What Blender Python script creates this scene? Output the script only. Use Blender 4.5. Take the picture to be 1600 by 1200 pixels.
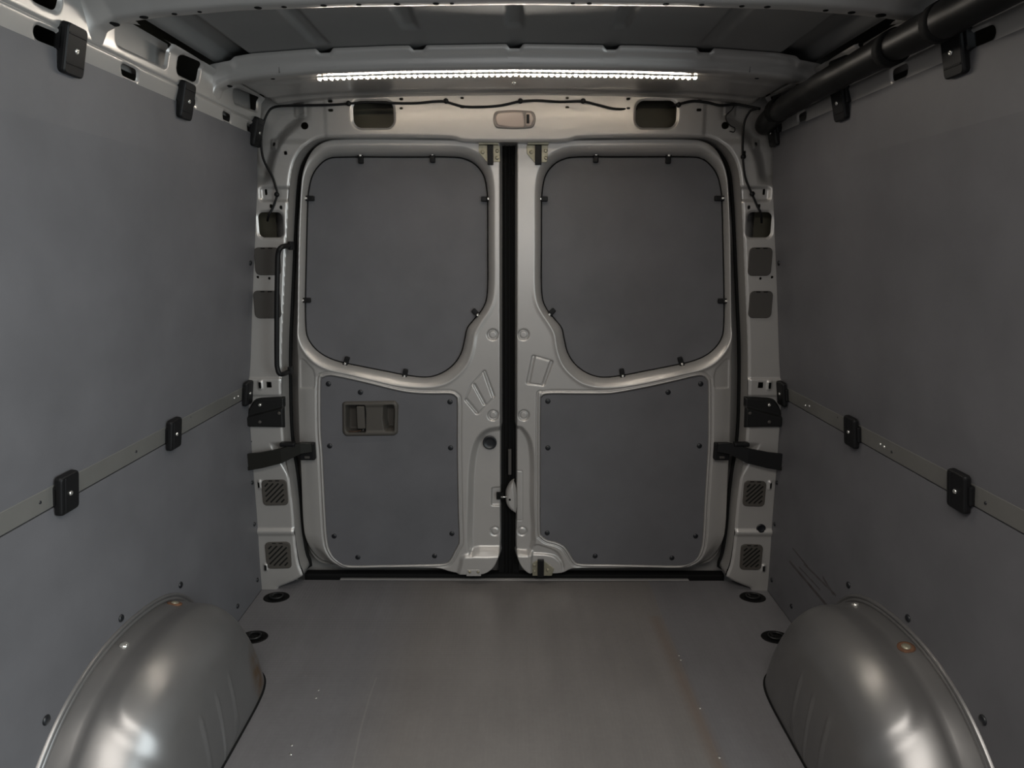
import bpy, bmesh, math, random
import numpy as np
from mathutils import Vector, Matrix

random.seed(7)
for o in list(bpy.data.objects):
    bpy.data.objects.remove(o)
SC = bpy.context.scene
COL = SC.collection

# ------------------------------------------------------------------ camera
F = 1000.0                       # focal length in pixels of the 1600 wide frame
PITCH = math.atan(0.215)
YAW = math.atan(0.004 * math.cos(PITCH))
H = 1.159                        # camera height over the load floor
cam_d = bpy.data.cameras.new('camera')
cam_d.sensor_width = 36.0
cam_d.lens = 36.0 * F / 1600.0
cam_d.clip_start = 0.02
cam = bpy.data.objects.new('camera', cam_d)
cam.location = (0, 0, H)
cam.rotation_euler = (math.pi / 2 - PITCH, 0, YAW)
COL.objects.link(cam)
SC.camera = cam

# ------------------------------------------------------------------ world and exposure
W = bpy.data.worlds.new('world')
SC.world = W
W.use_nodes = True
W.node_tree.nodes['Background'].inputs[0].default_value = (0.9, 0.95, 1.0, 1)
W.node_tree.nodes['Background'].inputs[1].default_value = 0.03
SC.view_settings.view_transform = 'Standard'
SC.view_settings.look = 'None'
SC.view_settings.gamma = 1.0
SC.view_settings.use_curve_mapping = False
SC.view_settings.exposure = 0.05
LED_POWER = 62.0                 # emission of one diode
STRIP = 2.6
SIDE, CAB = 50.0, 4.0
TOP1, TOP2, TOP3 = 16.0, 4.0, 3.0



def area(name, loc, target, sx, sy, power, color):
    l = bpy.data.lights.new(name, 'AREA')
    l.shape = 'RECTANGLE'
    l.size = sx
    l.size_y = sy
    l.energy = power
    l.color = color
    o = bpy.data.objects.new(name, l)
    o.location = loc
    d = Vector(target) - Vector(loc)
    o.rotation_euler = d.to_track_quat('-Z', 'Y').to_euler()
    COL.objects.link(o)
    return o


# daylight through the open sliding door in the right side, ahead of the load bay, and from the cab
area('daylight_side_door', (1.40, -.05, 1.0), (-1, -.05, 0.95), 1.8, 1.4, SIDE, (0.87, 0.97, 1.0))
area('daylight_cab', (0.0, -1.6, 1.15), (0.0, 1.5, 0.7), 1.3, 0.6, CAB, (0.95, 0.97, 1.0))
# added fill lights without fixtures, facing down over and behind the camera
area('overhead_fill_wide', (0, .35, 1.57), (0, .35, 0), 1.3, .50, TOP1, (1.0, .95, .88))
area('overhead_fill_2', (0, .0, 1.57), (0, .0, 0), 1.1, .04, TOP2, (1.0, .95, .88))
area('overhead_fill_3', (0, -.6, 1.57), (0, -.6, 0), 1.1, .04, TOP3, (1.0, .95, .88))

# the LED strip's own throw, just under its tape, down and forward
area('led_strip_light', (-.02, 1.7715, 1.579), (-.02, 1.7715 - .5, 1.579 - .87), .92, .007, STRIP, (1.0, .93, .84))

# ------------------------------------------------------------------ geometry helpers
RC = np.array(Matrix.Rotation(YAW, 3, 'Z') @ Matrix.Rotation(math.pi / 2 - PITCH, 3, 'X'))
C0 = np.array([0, 0, H])


def ray(px, py):
    return RC @ np.array([(px - 800.0) / F, (600.0 - py) / F, -1.0])


def on_y(px, py, Y):
    """point of the plane y = Y seen at a pixel of the photograph"""
    r = ray(px, py)
    return C0 + r * (Y / r[1])


def on_z(px, py, Z):
    r = ray(px, py)
    return C0 + r * ((Z - H) / r[2])


class Plane:
    def __init__(s, O, U, V):
        s.O = np.array(O, float)
        s.U = np.array(U, float) / np.linalg.norm(U)
        V = np.array(V, float)
        V = V - s.U * V.dot(s.U)
        s.V = V / np.linalg.norm(V)
        s.N = np.cross(s.U, s.V)

    def uv(s, px, py):
        r = ray(px, py)
        t = (s.O - C0).dot(s.N) / r.dot(s.N)
        p = C0 + r * t - s.O
        return (p.dot(s.U), p.dot(s.V))

    def at(s, u, v, h=0.0):
        return s.O + s.U * u + s.V * v + s.N * h

    def poly(s, pts):
        return np.array([s.uv(*p) for p in pts])


def catmull(P, n=6):
    P = np.array(P, float)
    m = len(P)
    out = []
    for i in range(m):
        a, b, c, d = P[i - 1], P[i], P[(i + 1) % m], P[(i + 2) % m]
        for k in range(n):
            t = k / n
            out.append(0.5 * ((2 * b) + (c - a) * t + (2 * a - 5 * b + 4 * c - d) * t * t + (3 * b - a - 3 * c + d) * t ** 3))
    return np.array(out)


def rounded(P, r, n=6):
    """polygon with its corners rounded by radius r (a number or one per corner)"""
    P = np.array(P, float)
    m = len(P)
    out = []
    for i in range(m):
        ri = r[i] if hasattr(r, '__len__') else r
        p, a, b = P[i], P[i - 1] - P[i], P[(i + 1) % m] - P[i]
        la, lb = np.linalg.norm(a), np.linalg.norm(b)
        d = min(ri, la * .49, lb * .49)
        p0, p1 = p + a / la * d, p + b / lb * d
        for k in range(n + 1):
            t = k / n
            out.append((1 - t) ** 2 * p0 + 2 * t * (1 - t) * p + t * t * p1)
    return np.array(out)


def sdf(poly, X, Y):
    """signed distance, positive inside"""
    d = np.full(X.shape, 1e9)
    ins = np.zeros(X.shape, bool)
    m = len(poly)
    for i in range(m):
        ax, ay = poly[i - 1]
        bx, by = poly[i]
        ex, ey = bx - ax, by - ay
        L = ex * ex + ey * ey
        if L < 1e-14:
            continue
        t = np.clip(((X - ax) * ex + (Y - ay) * ey) / L, 0, 1)
        d = np.minimum(d, (X - ax - t * ex) ** 2 + (Y - ay - t * ey) ** 2)
        c = (ay > Y) != (by > Y)
        with np.errstate(divide='ignore', invalid='ignore'):
            xi = ax + (Y - ay) * (ex / ey if abs(ey) > 1e-12 else 0)
        ins ^= c & (X < xi)
    d = np.sqrt(d)
    return np.where(ins, d, -d)


def segd(a, b, X, Y):
    ex, ey = b[0] - a[0], b[1] - a[1]
    t = np.clip(((X - a[0]) * ex + (Y - a[1]) * ey) / (ex * ex + ey * ey), 0, 1)
    return np.hypot(X - a[0] - t * ex, Y - a[1] - t * ey)


def rr(cx, cy, hw, hh, r, X, Y):
    """rounded rectangle, positive inside"""
    qx = np.abs(X - cx) - hw + r
    qy = np.abs(Y - cy) - hh + r
    return -(np.hypot(np.maximum(qx, 0), np.maximum(qy, 0)) + np.minimum(np.maximum(qx, qy), 0) - r)


def ss(a, b, x):
    t = np.clip((x - a) / (b - a), 0, 1)
    return t * t * (3 - 2 * t)


def gauss(x, w):
    return np.exp(-(x / w) ** 2)


def link(name, mesh, m, parent=None, smooth=True):
    if m is not None:
        mesh.materials.append(m)
    if smooth:
        mesh.polygons.foreach_set('use_smooth', [True] * len(mesh.polygons))
    o = bpy.data.objects.new(name, mesh)
    COL.objects.link(o)
    if parent is not None:
        o.parent = parent
        o.matrix_parent_inverse = Matrix.Translation(-parent.location) if parent.rotation_euler[:] == (0, 0, 0) else parent.matrix_basis.inverted()
    return o


def tag(o, label=None, cat=None, group=None, kind=None):
    if label: o['label'] = label
    if cat: o['category'] = cat
    if group: o['group'] = group
    if kind: o['kind'] = kind
    return o


def empty(name, loc):
    o = bpy.data.objects.new(name, None)
    o.empty_display_size = 0.05
    o.location = loc
    COL.objects.link(o)
    return o


def raw(name, V, Fc, m, parent=None, smooth=True, flip=False):
    me = bpy.data.meshes.new(name)
    if flip:
        Fc = [tuple(reversed(f)) for f in Fc]
    me.from_pydata([tuple(map(float, v)) for v in V], [], Fc)
    me.validate()
    me.update()
    return link(name, me, m, parent, smooth)


def sheet(name, pl, u0, u1, v0, v1, step, hf, mf, m, parent=None, sx=1):
    """pressed sheet metal: height field over a plane, cut exactly along mf = 0"""
    nu = int(round((u1 - u0) / step)) + 1
    nv = int(round((v1 - v0) / step)) + 1
    us = np.linspace(u0, u1, nu)
    vs = np.linspace(v0, v1, nv)
    U, V = np.meshgrid(us, vs)
    M = mf(U, V) if mf else np.ones(U.shape)
    M = np.where(np.abs(M) < 1e-6, 1e-6, M)
    idx = np.arange(nu * nv).reshape(nv, nu)
    K = M > 0
    a, b, c, d = K[:-1, :-1], K[:-1, 1:], K[1:, 1:], K[1:, :-1]
    full = a & b & c & d
    part = (a | b | c | d) & ~full
    q = np.stack([idx[:-1, :-1][full], idx[:-1, 1:][full], idx[1:, 1:][full], idx[1:, :-1][full]], 1)
    faces = [tuple(f) for f in q.tolist()]
    Uf, Vf, Mf = U.ravel(), V.ravel(), M.ravel()
    ex_u, ex_v, key = [], [], {}
    base = nu * nv

    def cut(i, j):
        k = (i, j) if i < j else (j, i)
        if k not in key:
            t = Mf[i] / (Mf[i] - Mf[j])
            key[k] = base + len(ex_u)
            ex_u.append(Uf[i] + (Uf[j] - Uf[i]) * t)
            ex_v.append(Vf[i] + (Vf[j] - Vf[i]) * t)
        return key[k]
    for jj, ii in zip(*np.nonzero(part)):
        ring = [int(idx[jj, ii]), int(idx[jj, ii + 1]), int(idx[jj + 1, ii + 1]), int(idx[jj + 1, ii])]
        out = []
        for k in range(4):
            p, n = ring[k], ring[(k + 1) % 4]
            if Mf[p] > 0:
                out.append(p)
            if (Mf[p] > 0) != (Mf[n] > 0):
                out.append(cut(p, n))
        if len(out) >= 3:
            faces.append(tuple(out))
    AU = np.concatenate([Uf, ex_u]).reshape(1, -1)
    AV = np.concatenate([Vf, ex_v]).reshape(1, -1)
    used = np.zeros(AU.shape[1], bool)
    for f in faces:
        for k in f:
            used[k] = True
    AU, AV = AU[:, used], AV[:, used]
    remap = np.cumsum(used) - 1
    AH = hf(AU, AV) if hf else np.zeros(AU.shape)
    P = pl.O + AU.T * pl.U + AV.T * pl.V + AH.T * pl.N
    if sx < 0:
        P[:, 0] *= -1
    rl = remap.tolist()
    faces = [tuple(rl[k] for k in f) for f in faces]
    if sx < 0:
        faces = [f[::-1] for f in faces]
    me = bpy.data.meshes.new(name)
    me.from_pydata(P.tolist(), [], faces)
    me.update()
    return link(name, me, m, parent, True)


def slab(name, pl, poly, h0, h1, m, parent=None, bevel=0.0015, sx=1):
    """a plate with the given outline between heights h0 (back) and h1 (front)"""
    P = np.array(poly)
    area2 = np.sum(P[:, 0] * np.roll(P[:, 1], -1) - np.roll(P[:, 0], -1) * P[:, 1])
    if area2 < 0:
        P = P[::-1]
    c = P.mean(0)
    n = len(P)
    T = np.roll(P, -1, 0) - np.roll(P, 1, 0)
    T /= np.maximum(np.linalg.norm(T, axis=1, keepdims=True), 1e-9)
    inn = np.stack([-T[:, 1], T[:, 0]], 1)
    rings = [(P, h0), (P, h1 - bevel), (P + inn * bevel * .3, h1 - bevel * .3), (P + inn * bevel, h1)]
    V = []
    for Q, h in rings:
        V += [pl.at(u, v, h) for u, v in Q]
    Fc = []
    for k in range(3):
        for i in range(n):
            j = (i + 1) % n
            Fc.append((k * n + i, k * n + j, (k + 1) * n + j, (k + 1) * n + i))
    Fc.append(tuple(range(3 * n, 4 * n)))
    Fc.append(tuple(reversed(range(0, n))))
    V = np.array(V)
    if sx < 0:
        V[:, 0] *= -1
        Fc = [f[::-1] for f in Fc]
    o = raw(name, V, Fc, m, parent, smooth=False)
    return o


def tube(name, pts, r, m, parent=None, n=12, cap=True, sub=6, closed=False):
    P = np.array(pts, float)
    if sub > 1:
        ext = np.vstack([2 * P[0] - P[1], P, 2 * P[-1] - P[-2]])
        Q = []
        for i in range(1, len(ext) - 2):
            a, b, c, d = ext[i - 1], ext[i], ext[i + 1], ext[i + 2]
            for k in range(sub):
                t = k / sub
                Q.append(0.5 * ((2 * b) + (c - a) * t + (2 * a - 5 * b + 4 * c - d) * t * t + (3 * b - a - 3 * c + d) * t ** 3))
        Q.append(P[-1])
        P = np.array(Q)
    rs = r if callable(r) else (lambda s: r)
    V, Fc = [], []
    m_ = len(P)
    up = None
    L = np.concatenate([[0], np.cumsum(np.linalg.norm(np.diff(P, axis=0), axis=1))])
    for i in range(m_):
        t = P[min(i + 1, m_ - 1)] - P[max(i - 1, 0)]
        t /= np.linalg.norm(t)
        if up is None:
            up = np.array([0, 0, 1.0]) if abs(t[2]) < .9 else np.array([1.0, 0, 0])
        s = np.cross(t, up); s /= np.linalg.norm(s)
        up = np.cross(s, t)
        for k in range(n):
            a = 2 * math.pi * k / n
            V.append(P[i] + (s * math.cos(a) + up * math.sin(a)) * rs(L[i]))
    for i in range(m_ - 1):
        for k in range(n):
            j = (k + 1) % n
            Fc.append((i * n + k, i * n + j, (i + 1) * n + j, (i + 1) * n + k))
    if cap:
        Fc.append(tuple(reversed(range(n))))
        Fc.append(tuple(range((m_ - 1) * n, m_ * n)))
    return raw(name, V, Fc, m, parent, True, flip=True)


def box_bm(bm, c, s, R=None, bev=0.0, seg=2):
    r = bmesh.ops.create_cube(bm, size=1.0)
    vs = r['verts']
    M = Matrix.Translation(c) @ (R.to_4x4() if R else Matrix.Identity(4)) @ Matrix.Diagonal((s[0], s[1], s[2], 1))
    bmesh.ops.transform(bm, matrix=M, verts=vs)
    if bev:
        es = list({e for v in vs for e in v.link_edges})
        bmesh.ops.bevel(bm, geom=es, offset=bev, segments=seg, profile=.6, affect='EDGES')


def from_bm(name, bm, m, parent=None, smooth=False):
    bmesh.ops.recalc_face_normals(bm, faces=bm.faces)
    me = bpy.data.meshes.new(name)
    bm.to_mesh(me)
    bm.free()
    return link(name, me, m, parent, smooth)


def box(name, c, s, m, parent=None, bev=0.002, R=None):
    bm = bmesh.new()
    box_bm(bm, Vector(c), s, R, bev)
    return from_bm(name, bm, m, parent)


def lathe(name, prof, O, axis, m, parent=None, n=20, mesh=None):
    """prof: (radius, height along axis)"""
    ax = Vector(axis).normalized()
    R = ax.to_track_quat('Z', 'Y').to_matrix()
    V, Fc = [], []
    for (r, h) in prof:
        for k in range(n):
            a = 2 * math.pi * k / n
            V.append(Vector(O) + R @ Vector((r * math.cos(a), r * math.sin(a), h)))
    for i in range(len(prof) - 1):
        for k in range(n):
            j = (k + 1) % n
            Fc.append((i * n + k, i * n + j, (i + 1) * n + j, (i + 1) * n + k))
    Fc.append(tuple(reversed(range(n))))
    Fc.append(tuple(range((len(prof) - 1) * n, len(prof) * n)))
    return raw(name, V, Fc, m, parent, True)


# ------------------------------------------------------------------ materials
def mat(name, col, rough=.5, metal=0.0, spec=.5, coat=0.0, bump=None, var=None, emit=None):
    m = bpy.data.materials.new(name)
    m.use_nodes = True
    nt = m.node_tree
    b = nt.nodes['Principled BSDF']
    b.inputs['Base Color'].default_value = (*col, 1)
    b.inputs['Roughness'].default_value = rough
    b.inputs['Metallic'].default_value = metal
    b.inputs['Specular IOR Level'].default_value = spec
    b.inputs['Coat Weight'].default_value = coat
    b.inputs['Coat Roughness'].default_value = .12
    tc = nt.nodes.new('ShaderNodeTexCoord')
    if emit:
        b.inputs['Emission Color'].default_value = (*emit[0], 1)
        b.inputs['Emission Strength'].default_value = emit[1]
    if var:                                            # (scale, amount)
        n = nt.nodes.new('ShaderNodeTexNoise')
        n.inputs['Scale'].default_value = var[0]
        n.inputs['Detail'].default_value = 6
        n.inputs['Roughness'].default_value = .6
        nt.links.new(tc.outputs['Object'], n.inputs['Vector'])
        mr = nt.nodes.new('ShaderNodeMapRange')
        mr.inputs[1].default_value = .3
        mr.inputs[2].default_value = .7
        mr.inputs[3].default_value = 1 - var[1]
        mr.inputs[4].default_value = 1 + var[1]
        nt.links.new(n.outputs['Fac'], mr.inputs[0])
        mx = nt.nodes.new('ShaderNodeMix')
        mx.data_type = 'RGBA'
        mx.blend_type = 'MULTIPLY'
        mx.inputs['Factor'].default_value = 1
        mx.inputs['A'].default_value = (*col, 1)
        nt.links.new(mr.outputs[0], mx.inputs['B'])
        nt.links.new(mx.outputs['Result'], b.inputs['Base Color'])
        m['mix'] = mx.name
    if bump:                                           # (scale, strength, distance)
        n = nt.nodes.new('ShaderNodeTexNoise')
        n.inputs['Scale'].default_value = bump[0]
        n.inputs['Detail'].default_value = 3
        nt.links.new(tc.outputs['Object'], n.inputs['Vector'])
        bp = nt.nodes.new('ShaderNodeBump')
        bp.inputs['Strength'].default_value = bump[1]
        bp.inputs['Distance'].default_value = bump[2]
        nt.links.new(n.outputs['Fac'], bp.inputs['Height'])
        nt.links.new(bp.outputs[0], b.inputs['Normal'])
    return m


M = {}
M['silver'] = mat('silver_paint', (.40, .385, .37), .36, .45, .5, .25, bump=(9, .12, .004), var=(3, .05))
M['silver_side'] = M['silver']
M['roof'] = mat('roof_paint', (.21, .208, .204), .5, .3, .5, .0, bump=(6, .1, .004), var=(2.5, .08))
M['arch'] = mat('arch_paint', (.21, .205, .203), .35, .70, .5, .0, bump=(5, .10, .006), var=(4, .09))
M['ply'] = mat('grey_film_ply', (.100, .099, .106), .56, 0, .35, bump=(420, .06, .0006), var=(6, .10))
M['rail'] = mat('rail_paint', (.15, .147, .138), .42, .3, bump=(60, .05, .001), var=(8, .08))
M['black'] = mat('black_plastic', (.006, .006, .0065), .5, 0, .22, bump=(300, .1, .0005))
M['rubber'] = mat('black_rubber', (.005, .005, .005), .75, 0, .15)
M['screwblack'] = mat('black_screw_cap', (.006, .007, .009), .4, 0, .5)
M['chrome'] = mat('bright_screw', (.75, .74, .7), .25, .9)
M['zinc'] = mat('yellow_zinc', (.30, .28, .21), .4, .6, var=(60, .15))
M['taupe'] = mat('taupe_plastic', (.062, .056, .049), .5, 0, .35)
M['cover'] = mat('cover_plastic', (.055, .051, .047), .6, 0, .25)
M['hatch'] = mat('vent_slots', (.012, .012, .011), .7, 0, .1)
M['duct'] = mat('black_duct', (.005, .005, .005), .45, 0, .2, bump=(12, .3, .004))
M['olive'] = mat('inner_skin', (.08, .072, .05), .5, .2)
M['lens'] = mat('lamp_lens', (.42, .34, .30), .3, 0, .5, .3)
M['lamp_frame'] = mat('lamp_frame', (.20, .175, .16), .45)
M['led'] = mat('led_chip', (1, 1, 1), .3, emit=((1.0, .86, .68), LED_POWER))
M['tape'] = mat('led_tape', (.8, .78, .72), .4)
M['rust'] = mat('rust_stain', (.10, .045, .022), .8, var=(80, .5))
M['bracket'] = mat('bracket_black', (.008, .008, .008), .45, 0, .3)
M['strap'] = mat('strap_steel', (.012, .012, .010), .4, .2, .3)


def nodes_of(m):
    nt = m.node_tree
    return nt, nt.nodes, nt.links, nt.nodes['Principled BSDF']


def mth(nt, op, a, b=None, c=None, clamp=False):
    n = nt.nodes.new('ShaderNodeMath')
    n.operation = op
    n.use_clamp = clamp
    for i, x in enumerate((a, b, c)):
        if x is None: continue
        if isinstance(x, (int, float)): n.inputs[i].default_value = x
        else: nt.links.new(x, n.inputs[i])
    return n.outputs[0]


def floor_material():
    m = mat('floor_film_ply', (.135, .125, .122), .42, 0, .5)
    nt, N, L, b = nodes_of(m)
    tc = N.new('ShaderNodeTexCoord')
    sep = N.new('ShaderNodeSeparateXYZ')
    L.new(tc.outputs['Object'], sep.inputs[0])
    X, Y = sep.outputs[0], sep.outputs[1]

    def noise(scale, detail=5, rough=.6, vec=None, dim=None):
        n = N.new('ShaderNodeTexNoise')
        n.inputs['Scale'].default_value = scale
        n.inputs['Detail'].default_value = detail
        n.inputs['Roughness'].default_value = rough
        L.new(vec or tc.outputs['Object'], n.inputs['Vector'])
        return n.outputs['Fac']
    mp = N.new('ShaderNodeMapping')
    mp.inputs['Scale'].default_value = (9, .9, 1)
    L.new(tc.outputs['Object'], mp.inputs[0])
    streak = noise(2.2, 6, .65, mp.outputs[0])
    blot = noise(3.0, 7, .62)
    fine = noise(70, 3, .6)
    f = mth(nt, 'MULTIPLY_ADD', streak, .35, .83)
    f = mth(nt, 'MULTIPLY', f, mth(nt, 'MULTIPLY_ADD', blot, .5, .75))
    f = mth(nt, 'MULTIPLY', f, mth(nt, 'MULTIPLY_ADD', fine, .22, .89))
    # the worn warm middle between two bands of bluer grey: width varies a little along the floor
    wob = mth(nt, 'MULTIPLY_ADD', noise(1.2, 2), .12, -.06)
    ax = mth(nt, 'ADD', X, wob)
    mid = mth(nt, 'MULTIPLY', mth(nt, 'GREATER_THAN', ax, -.36), mth(nt, 'LESS_THAN', X, .47))
    col = N.new('ShaderNodeMix'); col.data_type = 'RGBA'
    col.inputs['A'].default_value = (.120, .117, .122, 1)
    col.inputs['B'].default_value = (.130, .121, .116, 1)
    sm_l = N.new('ShaderNodeMapRange'); sm_l.inputs[1].default_value = -.45; sm_l.inputs[2].default_value = -.28
    L.new(ax, sm_l.inputs[0])
    mid = mth(nt, 'MULTIPLY', sm_l.outputs[0], mth(nt, 'LESS_THAN', X, .475))
    L.new(mid, col.inputs['Factor'])
    # brown edge line where a crate has stood, right of the middle
    ln = mth(nt, 'ABSOLUTE', mth(nt, 'SUBTRACT', X, mth(nt, 'MULTIPLY_ADD', Y, -.03, .505)))
    lm = mth(nt, 'MULTIPLY', mth(nt, 'SUBTRACT', 1, mth(nt, 'DIVIDE', ln, .028), clamp=True), mth(nt, 'LESS_THAN', Y, 1.85))
    lm = mth(nt, 'MULTIPLY', lm, mth(nt, 'MULTIPLY', blot, .9))
    c2 = N.new('ShaderNodeMix'); c2.data_type = 'RGBA'
    L.new(lm, c2.inputs['Factor'])
    L.new(col.outputs['Result'], c2.inputs['A'])
    c2.inputs['B'].default_value = (.115, .078, .055, 1)
    # pale scratch
    sc = mth(nt, 'ABSOLUTE', mth(nt, 'SUBTRACT', X, mth(nt, 'MULTIPLY_ADD', mth(nt, 'SINE', mth(nt, 'MULTIPLY', Y, 3.2)), .05, -.33)))
    sm = mth(nt, 'MULTIPLY', mth(nt, 'LESS_THAN', sc, .0022), mth(nt, 'MULTIPLY', mth(nt, 'LESS_THAN', Y, 1.55), .22))
    c3 = N.new('ShaderNodeMix'); c3.data_type = 'RGBA'
    L.new(sm, c3.inputs['Factor'])
    L.new(c2.outputs['Result'], c3.inputs['A'])
    c3.inputs['B'].default_value = (.25, .24, .22, 1)
    # pale scuff patches
    sp = mth(nt, 'MULTIPLY', mth(nt, 'GREATER_THAN', noise(5.5, 8, .7), .69), .35)
    c4 = N.new('ShaderNodeMix'); c4.data_type = 'RGBA'
    L.new(sp, c4.inputs['Factor'])
    L.new(c3.outputs['Result'], c4.inputs['A'])
    c4.inputs['B'].default_value = (.24, .22, .19, 1)
    mx = N.new('ShaderNodeMix'); mx.data_type = 'RGBA'; mx.blend_type = 'MULTIPLY'
    mx.inputs['Factor'].default_value = 1
    L.new(c4.outputs['Result'], mx.inputs['A'])
    L.new(f, mx.inputs['B'])
    L.new(mx.outputs['Result'], b.inputs['Base Color'])
    # wire-mesh anti-slip relief
    w1 = N.new('ShaderNodeTexWave'); w1.bands_direction = 'X'; w1.inputs['Scale'].default_value = 32
    w2 = N.new('ShaderNodeTexWave'); w2.bands_direction = 'Y'; w2.inputs['Scale'].default_value = 32
    for w in (w1, w2): L.new(tc.outputs['Object'], w.inputs['Vector'])
    hh = mth(nt, 'ADD', w1.outputs['Fac'], w2.outputs['Fac'])
    bp = N.new('ShaderNodeBump'); bp.inputs['Strength'].default_value = .12; bp.inputs['Distance'].default_value = .0008
    L.new(hh, bp.inputs['Height'])
    L.new(bp.outputs[0], b.inputs['Normal'])
    L.new(mth(nt, 'MULTIPLY_ADD', blot, .3, .28), b.inputs['Roughness'])
    return m


M['floor'] = floor_material()


def arch_rust():
    nt, N, L, b = nodes_of(M['arch'])
    mx = N[M['arch']['mix']]
    tc = N.new('ShaderNodeTexCoord')
    sep = N.new('ShaderNodeSeparateXYZ'); L.new(tc.outputs['Object'], sep.inputs[0])
    nz = N.new('ShaderNodeTexNoise'); nz.inputs['Scale'].default_value = 25; nz.inputs['Detail'].default_value = 5
    L.new(tc.outputs['Object'], nz.inputs['Vector'])
    d = N.new('ShaderNodeVectorMath'); d.operation = 'DISTANCE'
    mp = N.new('ShaderNodeMapping'); mp.inputs['Scale'].default_value = (1, 1.6, 1)
    L.new(tc.outputs['Object'], mp.inputs[0])
    L.new(mp.outputs[0], d.inputs[0])
    d.inputs[1].default_value = (-.668, 1.485 * 1.6, .06)
    v = mth(nt, 'SUBTRACT', .10, d.outputs['Value'])
    v = mth(nt, 'MULTIPLY', v, 14, clamp=True)
    v = mth(nt, 'MULTIPLY', v, mth(nt, 'MULTIPLY_ADD', nz.outputs['Fac'], 3.0, -.9, clamp=True), clamp=True)
    c = N.new('ShaderNodeMix'); c.data_type = 'RGBA'
    L.new(v, c.inputs['Factor'])
    L.new(mx.outputs['Result'], c.inputs['A'])
    c.inputs['B'].default_value = (.15, .085, .035, 1)
    L.new(c.outputs['Result'], b.inputs['Base Color'])


arch_rust()


def scuffed_ply():
    """the lower right lining with two long dark diagonal scuffs near the doors"""
    m = mat('grey_film_ply_scuffed', (.100, .099, .106), .56, 0, .35, bump=(420, .06, .0006), var=(6, .10))
    nt, N, L, b = nodes_of(m)
    mx = N[m['mix']]
    tc = N.new('ShaderNodeTexCoord')
    sep = N.new('ShaderNodeSeparateXYZ')
    L.new(tc.outputs['Object'], sep.inputs[0])
    Y, Z = sep.outputs[1], sep.outputs[2]
    nz = N.new('ShaderNodeTexNoise'); nz.inputs['Scale'].default_value = 30
    L.new(tc.outputs['Object'], nz.inputs['Vector'])
    tot = None
    for (y0, z0, y1, z1, w) in ((1.867, .184, 1.60, .180, .005), (1.771, .226, 1.576, .235, .0035), (1.854, .236, 1.745, .229, .003), (1.656, .247, 1.59, .230, .004), (1.80, .20, 1.66, .203, .0025)):
        k = (z1 - z0) / (y1 - y0)
        d = mth(nt, 'ABSOLUTE', mth(nt, 'SUBTRACT', Z, mth(nt, 'MULTIPLY_ADD', Y, k, z0 - k * y0)))
        t = mth(nt, 'MULTIPLY', mth(nt, 'LESS_THAN', d, w), mth(nt, 'MULTIPLY', mth(nt, 'LESS_THAN', Y, y0), mth(nt, 'GREATER_THAN', Y, y1)))
        tot = t if tot is None else mth(nt, 'MAXIMUM', tot, t)
    tot = mth(nt, 'MULTIPLY', tot, nz.outputs['Fac'], clamp=True)
    c = N.new('ShaderNodeMix'); c.data_type = 'RGBA'
    L.new(tot, c.inputs['Factor'])
    L.new(mx.outputs['Result'], c.inputs['A'])
    c.inputs['B'].default_value = (.03, .02, .016, 1)
    L.new(c.outputs['Result'], b.inputs['Base Color'])
    return m


M['ply_scuffed'] = scuffed_ply()

# ------------------------------------------------------------------ van body profile
Y_FRAME, Y_DOOR, Y_BACK = 2.02, 2.055, 2.11
Y_FRONT = -1.0
_wz = [0, .21, .5, .68, .724, .80, .92, 1.07, 1.20, 1.36, 1.483, 1.514, 1.588, 1.7]
_wx = [.872, .871, .868, .864, .858, .846, .832, .814, .797, .777, .768, .757, .746, .74]


def wallX(Z):
    return np.interp(Z, _wz, _wx)


_bx = [0, .3, .5, .644, .713, .745, .757, .80]
_bz = [1.590, 1.587, 1.581, 1.570, 1.561, 1.545, 1.522, 1.50]
_tz = [1.632, 1.628, 1.621, 1.611, 1.600, 1.594, 1.590, 1.58]


def bowZ(x):
    return np.interp(np.abs(x), _bx, _bz)


def topZ(x):
    return np.interp(np.abs(x), _bx, _tz)


def on_wall(px, py, side):
    X = .87
    for _ in range(8):
        r = ray(px, py)
        p = C0 + r * (side * X / r[0])
        X = float(wallX(p[2]))
    return p


def wall_frame(Y, Z, side):
    """point and inward normal / up tangent of the side lining"""
    x = float(wallX(Z))
    dx = float(wallX(Z + .02) - wallX(Z - .02)) / .04
    up = Vector((side * dx, 0, 1)).normalized()
    nrm = Vector((-side, 0, dx)).normalized()
    return Vector((side * x, Y, Z)), nrm, up


# ------------------------------------------------------------------ floor
def build_floor():
    bm = bmesh.new()
    box_bm(bm, Vector((0, (Y_FRONT + 2.075) / 2, -.006)), (1.744, 2.075 - Y_FRONT, .012))
    o = from_bm('floor', bm, M['floor'])
    tag(o, 'worn grey film-faced plywood load floor with fine mesh texture', 'floor', kind='structure')
    t = box('trim_1', (0, 2.082, -.004), (1.24, .013, .0115), M['silver'], bev=.002)
    tag(t, 'thin bright metal edge strip across the floor in front of the rear doors', 'trim', kind='structure')
    s = box('trim_2', (0, 2.105, .0), (1.50, .034, .032), M['rubber'], bev=.006)
    tag(s, 'black rubber sill seal under the rear doors', 'seal', kind='structure')


build_floor()


# ------------------------------------------------------------------ side walls
def extrude_profile(name, prof, y0, y1, m, parent, side):
    """closed profile [(x, z)] pushed along Y"""
    n = len(prof)
    V, Fc = [], []
    for y in (y0, y1):
        for x, z in prof:
            V.append((side * x, y, z))
    for i in range(n):
        j = (i + 1) % n
        Fc.append((i, j, n + j, n + i))
    Fc.append(tuple(reversed(range(n))))
    Fc.append(tuple(range(n, 2 * n)))
    return raw(name, V, Fc, m, parent, smooth=False, flip=(side > 0))


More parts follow.
